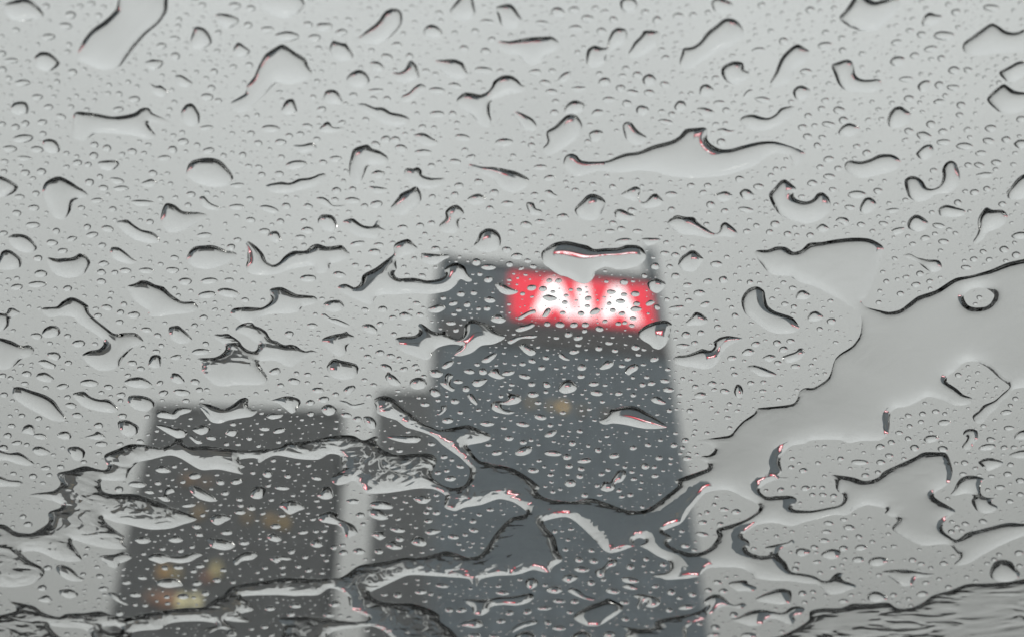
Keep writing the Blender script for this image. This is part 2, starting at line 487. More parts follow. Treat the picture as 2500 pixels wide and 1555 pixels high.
FILM_OUTER = path("""
31: 1950,290 1817,328 1700,355 1580,405 1440,445 1330,465 1240,520 1180,555 1070,590 1000,640 940,685 860,703 790,690 700,668
660,625 700,590 740,500 780,400 800,310 820,245 750,195 690,180 600,178 480,190 380,208 290,215 240,262 180,278 130,245 60,240 0,262
21: 1760,265 1722,272 1725,300 1760,350 1817,420
31: 60,445 150,450 220,490 320,520 400,560 500,610 560,650 640,700 665,760 655,860 600,940 510,1000 470,1050 430,1165 330,1235 260,1240
220,1272 210,1310 180,1350 100,1365 0,1375 21: 1740,1385 1720,1420 1640,1475
22: 1590,30 1550,75 1470,90 1380,105 1305,118 1400,140 1440,178 1400,218 1350,225 1335,245 1385,275 1390,310 1300,345 1240,365 1155,402
1178,435 1100,500 980,590 900,615 800,605 680,560 560,525 430,548 260,530 180,480 195,440 100,365 0,310
12: 1700,285 1590,258 1535,205 1525,180 1500,160 1515,145 1600,130 1660,108 1662,72 1590,40 1510,5 1440,15 1300,38 1240,15
11: 1200,1500 1120,1440 1040,1375 980,1320 930,1298 880,1300 835,1325 850,1370 860,1415 920,1445 1000,1470 1060,1515
12: 1130,40 1200,62 1270,95 1330,150 1440,228 1510,300 1515,360 1480,430 1400,452 1320,430 1250,375 1250,340 1285,255 1250,212 1150,205
1000,215 900,180 855,130 870,95 840,85 760,115 690,80 560,80 380,115 220,130 170,165 0,182
02: 1700,182 1560,165 1440,152 1330,157 1300,130 1295,105 1240,105 1235,130 1190,152 1140,167 1060,150 930,140 860,165 740,220 765,300
740,325 680,315 600,295 500,325 405,350 430,420 380,470 250,490 205,508 300,525 420,560 430,590 345,625 340,700 230,770 170,775 100,760
40,715 -60,705 -350,690 -650,760 -760,900 -600,1050 -300,1140 -60,1150 100,1155 200,1140 280,1100 320,1050 290,1010 220,975 160,925 140,912 200,900 280,905 400,960 500,975 580,965
550,900 515,850 520,820 640,855 760,880 870,885 900,880 870,830 885,800 840,765 780,720 730,665 820,695 900,710 1060,745 1200,740
1300,710 1400,670 1250,600 1100,540 960,495 780,495 725,470 720,400 800,400 890,390 920,330 980,270 1070,250 1200,220 1280,240 1380,300
1440,325 1550,320 1650,340 1730,355 1700,320 1740,300 1700,260 1720,245 1817,240
12: 20,275 80,240 150,220 300,245 440,250 520,210 600,225 610,300 620,320 530,380 570,430 640,420 700,400 760,470 790,490 900,490
1020,475 1150,455 1260,460 1340,500 1340,540 1340,590 1410,615 1480,590 1600,570 1720,530 1817,548 22: 60,582 105,625 60,648 0,660
12: 1760,705 1690,785 1630,880 1580,930 1500,945 1430,920 1350,900 1260,920 1160,945 1050,945 930,970 740,1000 640,1065 580,1092
400,1095 200,1087 60,1110 0,1117
02: 1740,1130 1640,1155 1580,1210 1500,1257 1440,1297 1300,1303 1180,1318 1000,1348 900,1372 780,1352 710,1325 600,1340 470,1345 410,1368
300,1335 240,1290 100,1260 60,1258 105,1290 110,1325 0,1355 -60,1360 -450,1400 -760,1500 -650,1700 -200,1800 300,1790 700,1740 900,1640 925,1560
940,1480 Q: 20,1110 250,1090 380,1010 600,980 850,975 1050,1000 1090,1040 950,1075 900,1115 980,1150 1100,1095 1190,1090 1250,1130
1210,1190 1300,1205 1380,1190 1385,1110 1320,1050 1210,965 1400,985 1620,985 1560,945 1430,885 1470,855 1590,830 1640,790 1560,690
1450,610 1700,590 2000,585 2250,600
12: 320,1215 440,1210 520,1162 600,1182 650,1222 670,1300 720,1335 785,1362 790,1392 700,1402 560,1388 400,1366 170,1376 200,1440
180,1510 190,1620 260,1740 400,1730 470,1620 500,1510 560,1465 700,1442 820,1432 900,1462 960,1515 1000,1620 1080,1780 1300,1830 1460,1720 1480,1620 1430,1510 1380,1450 1310,1400
1300,1350 1220,1305 1100,1272 950,1267 850,1242 808,1195 900,1150 1050,1080 1120,1068 1250,1075 1400,1085 1510,1097 1540,1148 1578,1140
1592,1100 1700,1075 1817,1070
22: 60,1060 150,1032 220,1047 270,1050 292,1010 360,962 330,900 310,810 270,760 240,725 225,690 300,667 380,657 440,682 520,752
590,822 640,882 690,912 760,902 880,862 950,882 1030,932 1110,972 1115,1032 1080,1055 980,1075 1060,1090 1110,1103 1310,1082 1390,1022
K: 620,1135 780,1150 880,1200 960,1265 1150,1295 1350,1300 1560,1330 1680,1340 1760,1410 1830,1455 1950,1450 2050,1410 2130,1380
2130,1345 1990,1290 1960,1240 2010,1220 1930,1200 1870,1230 1820,1290 1740,1295 1640,1240 1500,1210 1370,1190 1310,1080 1220,990
1240,920 1310,890 1410,850 1380,805 1330,840 1200,865 1050,905 1120,975 1090,1000 1000,1000 880,960 840,905 880,880 860,820 800,780
800,740 870,690 980,630 1160,610 1380,650 1500,610 1700,560 1880,515 2030,520 2150,440 2290,400
32: 840,600 830,635 920,680 880,740 980,810 1100,860 1270,850 1330,900 1360,940 1320,1000 1420,990 1520,930 1650,860 1817,790 1950,740 2150,690 2400,610 2350,560 2100,640
1950,690 1817,705 1700,700 1500,750 1410,770 1340,820 1260,770 1240,720 1270,670 1330,620 1300,590 1200,530 1180,490 1280,420 1310,330
1270,210 1200,198 1100,200 1030,240 830,330 780,380 690,402 600,375
K: 1840,40 1890,110 1900,200 1940,250 1990,290 1960,390 1800,430 1600,465 1400,450 1390,410 1440,340 1370,290 1200,290 1080,300
1000,240 1010,185 1100,130 1210,95 1330,105 1340,70 1220,65
R: 220,1080 205,990 230,920 310,850 430,830 500,800 740,795 830,825 950,805 1110,800 1190,740 1205,640 1215,545 1270,505 1350,495
1460,450 1540,405 1600,410 1700,440 1790,480 1880,480 1950,460 1955,415 1880,385 1830,340 1790,310 1730,270 1735,215 1800,170 1870,100
1950,80 2010,90 2100,140 2200,230 2300,310 2240,370 2160,440 2060,480 2020,530 1960,580 1990,640 2060,640 2120,560 2190,500 2230,440
2290,400 2330,340 2431,320 2620,310 2950,420 3250,330 3300,100 31: 2900,120 2600,20 2250,150 2050,260
""")
FILM_HOLES = [path(s) for s in (
    "31: 1390,610 1400,570 1450,540 1510,530 1570,550 1605,580 1590,630 1550,665 1480,672 1420,655",
    "22: 1075,755 1200,700 1280,590 1370,490 1480,465 1560,475 1650,520 1750,570 1740,620 1650,680 1560,710 1460,740 1450,770 1460,800 1410,870 1340,910 1250,910 1160,880 1105,845 1140,810 1110,780",
    "22: 862,830 880,812 910,806 940,815 950,832 930,850 905,857 875,850",
    "G: 730,1040 800,1050 1000,1070 1200,1080 1320,1140 1360,1216 1300,1290 950,1250 790,1130",
    "G: 1500,1060 1600,1050 1720,1045 1800,1090 1780,1130 1640,1145 1540,1110",
)]
FILM_LOW = path("""32: -20,1530 100,1500 220,1440 290,1390 300,1325 400,1305 520,1305 600,1272 720,1275 850,1265 910,1300 980,1310 1080,1280
1170,1215 1300,1180 1410,1135 1550,1130 1700,1120 1817,1100 1950,1080 2300,1040 2650,1150 2700,1450 2300,1780 1500,1850 600,1800 100,1700 -40,1600""")

# (label or '', short landmark name or '', outline); unlabelled ones get a label from their own shape and neighbours
BLOBS = [
 ('huge wing-shaped water drop holding a bright pink streak, overlapping top of the lit sign', 'wing-shaped drop', "V: 185,280 240,240 330,170 440,110 560,80 680,75 800,95 950,130 1100,165 1150,200 1220,232 1300,230 1450,215 1600,212 1720,200 1840,155 1950,150 2080,160 2170,210 2230,300 2245,380 2220,450 2150,520 2050,575 1920,605 1780,635 1650,630 1540,590 1450,575 1350,610 1260,665 1240,720 1210,790 1150,870 1060,915 980,915 880,880 760,820 660,775 560,755 450,695 340,610 230,530 185,430 175,350"),
 ('shell-shaped water drop at lower right corner of the lit sign, showing the tower upside down', 'shell-shaped drop', "W: 275,620 340,530 480,410 700,290 900,230 1100,190 1220,175 1360,200 1460,260 1540,350 1510,420 1480,520 1470,620 1420,720 1420,840 1370,920 1300,1060 1180,1180 1060,1250 960,1240 820,1190 740,1100 620,1010 480,940 320,800 295,720"),
 ('very long whale-shaped water pool with one humped crest against pale sky', 'whale-shaped pool', "20: 385,1105 420,1092 460,1105 490,1140 560,1150 670,1145 740,1115 810,1090 900,1078 1000,1035 1130,1000 1190,965 1230,920 1290,912 1370,908 1390,935 1385,990 1420,1030 1480,1060 1550,1060 1640,1035 1740,1012 1817,1005 1880,1010 1990,1045 2080,1085 2075,1120 2040,1170 2010,1175 1980,1130 1960,1100 1900,1090 1817,1110 1740,1170 1640,1210 1500,1250 1380,1262 1260,1265 1130,1255 1000,1220 880,1215 760,1230 620,1215 540,1235 470,1255 410,1230 365,1180 370,1130"),
 ('large kidney-shaped water drop with pink glint at its tail', 'kidney-shaped drop', "21: 1630,610 1660,555 1710,525 1750,525 1790,555 1800,600 1817,660 1860,695 1920,715 1990,740 2030,790 2040,820 2010,845 1940,855 1860,850 1790,820 1720,770 1660,720 1635,670"),
 ('shoe-shaped water drop with a raised right toe holding a red glint, beside the tower', 'shoe-shaped drop', "21: 1145,1030 1170,1012 1240,1005 1320,975 1350,962 1410,975 1440,940 1425,920 1470,885 1530,870 1590,878 1642,890 1600,910 1540,940 1500,980 1470,1045 1430,1090 1370,1108 1290,1095 1200,1080 1155,1060"),
 ('leaf-shaped water drop with pointed ends low on the dark tower', 'leaf-shaped drop', "21: 615,1478 660,1450 690,1415 700,1390 760,1380 840,1365 900,1380 960,1415 1030,1455 1075,1490 1105,1512 1080,1525 1000,1530 920,1525 800,1500 720,1490 660,1500"),
 ('bat-shaped water drop with two dark crests and pink glints at the tower edge', 'bat-shaped drop', "11: 990,890 1050,875 1120,870 1155,845 1150,800 1165,782 1200,800 1250,835 1310,850 1340,835 1370,865 1410,890 1450,890 1475,850 1480,800 1510,765 1550,755 1600,775 1640,785 1690,825 1740,860 1770,880 1740,905 1680,930 1600,940 1540,985 1490,1005 1440,1015 1405,1005 1440,960 1460,940 1390,930 1300,950 1255,985 1240,1025 1200,1042 1140,1020 1060,990 1010,960 995,920"),
 ('large boat-shaped water pool with a sail-like raised arm beside the tower top', 'boat-shaped pool', "11: 975,245 1000,210 1060,188 1090,190 1120,220 1152,260 1100,290 1040,310 1000,325 995,360 1000,400 980,430 1010,465 1120,462 1210,480 1300,470 1345,440 1335,405 1370,370 1420,355 1480,380 1500,430 1535,480 1500,490 1450,470 1420,510 1360,555 1240,575 1100,570 1000,580 900,580 850,600 830,640 800,655 770,640 700,610 620,570 580,540 590,515 640,505 700,530 740,500 760,440 850,390 930,330 980,290"),
 ('large ragged water pool with grey streaks and two forked arms', 'forked pool', "Z: 310,390 345,345 460,345 580,333 640,372 720,420 800,485 850,565 950,635 1040,662 1100,640 1130,575 1120,520 1040,470 960,400 860,345 750,320 720,240 820,160 940,130 1030,130 1070,185 1180,225 1280,290 1330,370 1380,440 1480,470 1560,520 1640,545 1730,530 1830,555 1920,615 2020,660 2110,635 2180,655 2250,690 2150,710 2060,730 1970,790 1900,850 1830,890 1780,940 1700,940 1600,910 1510,850 1400,825 1290,830 1180,830 1140,860 1200,960 1260,1050 1305,1130 1300,1200 1260,1250 1100,1280 900,1280 720,1280 550,1305 400,1295 300,1265 220,1180 150,1120 90,1010 100,930 10,800 200,780 330,770 430,730 500,670 540,600 500,530 400,460"),
 ('long wavy water pool with a deep dip in its upper edge', 'wavy pool', "11: -70,205 -30,215 10,245 50,290 75,345 120,370 165,350 210,300 270,270 350,270 390,235 440,220 500,240 560,235 610,230 640,260 668,295 640,325 580,350 525,365 520,400 470,430 420,425 400,375 340,385 250,400 150,435 50,445 -30,435 -70,400 -60,300"),
 ('large hooked water pool curling round a dry notch against pale sky', 'hooked pool', "01: 295,700 310,672 400,665 440,630 490,602 540,605 600,640 630,665 630,705 680,755 750,810 810,855 880,850 960,850 1000,880 1020,915 980,940 940,960 890,1010 860,1050 840,1090 780,1115 700,1115 640,1080 600,1040 585,1005 640,975 700,965 735,930 720,890 650,840 560,780 520,740 430,730 350,740"),
 ('large fin-shaped water drop sloping down against pale sky', 'fin-shaped drop', "01: 900,520 950,505 1000,480 1050,485 1100,510 1160,525 1200,565 1250,605 1300,630 1370,630 1400,655 1405,688 1340,710 1230,720 1130,735 1060,730 1050,690 990,650 940,600 920,560"),
 ('water pool with a squared shoulder and pink glint at its left corner', 'shouldered pool', "11: -180,700 -150,675 -60,668 40,672 90,640 105,600 95,550 130,530 190,530 240,555 300,580 410,590 438,625 400,650 330,665 300,700 220,715 120,715 30,740 -20,780 -60,800 -110,770 -170,730"),
 ('big smooth egg-shaped film of water with one dark slanting side', 'egg-shaped film', "00: 820,70 740,150 650,215 590,290 545,400 560,430 620,460 730,500 840,480 900,420 970,330 1050,240 1130,170 1185,90 1190,20 1190,-60 1000,-120 860,-60"),
 ('large tent-shaped water drop with a sharp peak', 'tent-shaped drop', "10: 190,318 270,368 350,418 370,470 400,520 370,565 300,592 220,605 150,590 100,630 60,680 0,740 -60,790 -130,800 -190,745 -130,700 -75,665 -70,620 -40,580 -10,540 20,470 60,395 120,350"),
 ('long flat water pool with a small knob on its dark upper edge', 'knobbed pool', "00: 535,800 680,808 810,830 950,805 1000,772 1055,768 1085,808 1150,838 1225,872 1150,880 1050,870 1075,920 1110,975 1040,990 940,965 800,950 680,950 600,1000 530,985 515,900"),
 ('curling tadpole-shaped water drop with a reddish dark edge', 'tadpole-shaped drop', "10: 675,265 730,268 790,215 860,160 910,90 960,65 1010,68 1035,100 1035,170 990,230 940,280 860,320 770,310 700,295"),
 ('two-step water drop with pink glints under both dark humps', 'two-step drop', "10: 1430,700 1480,660 1540,665 1590,675 1640,655 1670,620 1690,575 1750,540 1817,540 1860,570 1890,610 1930,622 1880,660 1800,670 1740,690 1670,720 1660,800 1670,860 1640,910 1590,890 1540,830 1470,780 1425,740"),
 ('flat-topped water drop with a straight red-edged crest', 'flat-topped drop', "20: -100,300 0,292 120,270 270,262 310,280 338,318 310,360 240,400 190,455 120,460 40,400 -30,385 -100,340"),
 ('long slanting water drop with a small side hook', 'slanting drop', "20: 1190,445 1205,380 1215,345 1280,335 1335,300 1380,235 1450,180 1500,140 1560,135 1605,158 1640,210 1640,265 1560,330 1450,380 1340,450 1280,490 1210,490"),
 ('heart-shaped water pool hanging from a sagging dark edge', 'heart-shaped pool', "30: 505,125 560,60 600,0 640,-60 700,-20 760,15 820,0 920,-10 935,40 900,100 820,180 760,220 680,228 590,200 530,160"),
 ('wide mountain-shaped film of water with one dark peak', 'mountain-shaped film', "30: 1380,320 1450,260 1530,200 1590,168 1640,190 1690,225 1760,232 1850,210 1880,300 1850,370 1740,375 1600,385 1480,400 1400,380"),
 ('W-shaped water drop with pink glints on two dark crests', 'W-shaped drop', "30: 5,1385 50,1330 90,1285 125,1275 170,1310 205,1345 180,1380 200,1415 270,1432 320,1415 350,1375 390,1368 430,1400 445,1450 430,1510 370,1560 280,1590 180,1570 90,1530 40,1470"),
 ('S-curved water drop with a deep rounded dip', 'S-curved drop', "30: 970,1278 1010,1252 1060,1258 1100,1290 1130,1335 1180,1342 1225,1310 1240,1250 1235,1210 1260,1160 1300,1142 1340,1170 1365,1260 1350,1320 1280,1370 1200,1380 1130,1420 1060,1435 1000,1400 975,1340"),
 ('smooth caterpillar-shaped water drop with a gently waved back', 'caterpillar-shaped drop', "30: 545,1165 580,1140 660,1148 740,1125 790,1100 880,1098 937,1138 930,1190 880,1220 800,1240 720,1260 640,1265 570,1230 545,1195"),
 ('nearly round large water drop with a red glint left of the tower top', 'red-glinting drop', "11: 1545,235 1570,190 1590,140 1640,112 1700,122 1735,165 1738,215 1720,255 1650,282 1580,270"),
 ('sloping water drop with a separate small tail hump, above the wing-shaped drop', 'tail-humped drop', "21: 1100,70 1130,40 1170,18 1230,28 1290,32 1320,70 1380,110 1430,145 1470,140 1480,90 1510,65 1540,78 1575,110 1602,150 1570,175 1490,168 1400,178 1300,160 1200,150 1130,110"),
 ('big rounded dome-shaped water drop just above the lower rippling sheet', 'dome-shaped drop', "32: 1572,1070 1585,1010 1620,968 1680,960 1735,980 1760,1020 1790,1060 1760,1100 1690,1118 1610,1105"),
 ('bean-shaped water drop with a dark hooked inner side', 'bean-shaped drop', "R: 1875,750 1890,710 1950,695 2005,715 2010,780 1975,830 1940,880 1890,885 1865,855 1905,800 1910,770"),
 ('boot-shaped film of water with a dark upright edge', 'boot-shaped film', "R: 1810,1205 1850,1150 1920,1122 1990,1125 2070,1155 2040,1190 2035,1280 2080,1320 2170,1330 2130,1365 2190,1410 2150,1455 2060,1465 1990,1430 1950,1360 1970,1310 1900,1285 1830,1300 1760,1300 1790,1250"),
 ('fish-shaped water drop with long wavy dark back and pink glints', 'fish-shaped drop', "P: 1100,795 1230,770 1350,700 1470,665 1600,655 1720,675 1850,700 1930,685 1990,630 2080,600 2180,610 2220,650 2150,720 2060,760 2080,810 2030,870 1950,860 1830,800 1720,780 1640,810 1590,860 1500,890 1400,890 1280,850 1170,820"),
 ('shark-fin water drop with grey right end below the branching sheet', 'shark-fin drop', "P: 1485,490 1600,430 1750,365 1870,340 1960,350 2020,390 2010,530 1950,565 1860,575 1740,560 1600,540 1520,530"),
 ('humped water drop with a thin trailing tail and pink lower edge', 'humped drop', "P: 710,535 770,480 850,435 920,425 1000,455 1060,510 1110,560 1170,585 1230,570 1290,550 1350,580 1280,635 1180,625 1060,600 950,620 870,680 800,715 750,690 790,600 740,580"),
 ('flat-backed water drop with a notched right shoulder below the branching sheet', 'notched drop', "P: 1080,280 1120,240 1200,225 1330,215 1370,240 1380,270 1440,290 1510,325 1480,355 1430,380 1320,375 1220,378 1140,330"),
 ('low tangled film of water with several arms and pink glints', 'tangled film', "22: 755,1430 830,1440 930,1452 1015,1440 1015,1398 1120,1370 1250,1350 1340,1320 1392,1283 1385,1330 1380,1370 1290,1405 1240,1450 1240,1500 1180,1560 1000,1580 840,1560 800,1500 820,1465"),
 ('shield-shaped grey water drop low on the tower with a dark peak', 'shield-shaped drop', "22: 438,1372 470,1330 560,1280 640,1255 680,1232 740,1260 792,1290 770,1330 700,1380 620,1425 540,1430 470,1400"),
 ('long winged water drop with a hanging middle low on the tower', 'sagging drop', "12: 1462,1245 1530,1240 1620,1245 1720,1228 1830,1222 1900,1205 1960,1200 1972,1230 1930,1265 1850,1285 1760,1280 1680,1290 1650,1330 1600,1355 1550,1345 1530,1300 1490,1265"),
 ('bird-shaped water drop with a spread wing over the dark block', 'bird-shaped drop', "01: 1405,1352 1480,1355 1540,1375 1590,1388 1640,1365 1700,1320 1740,1308 1765,1320 1760,1360 1790,1395 1830,1400 1790,1440 1700,1455 1620,1470 1560,1490 1500,1480 1450,1420"),
 ('chain of two joined water drops with a pink glint between dark block and tower', 'paired drop', "12: 440,655 480,625 530,618 590,640 580,665 640,690 700,720 722,770 690,790 650,805 620,770 590,720 530,705 460,690"),
 ('thin crooked water drop shaped like a resting bird on dark tower', 'crooked drop', "C: 805,1200 840,1182 890,1185 920,1165 905,1120 940,1135 1000,1145 1008,1175 980,1200 920,1210 880,1205 890,1235 965,1255 920,1272 850,1258 812,1235"),
]
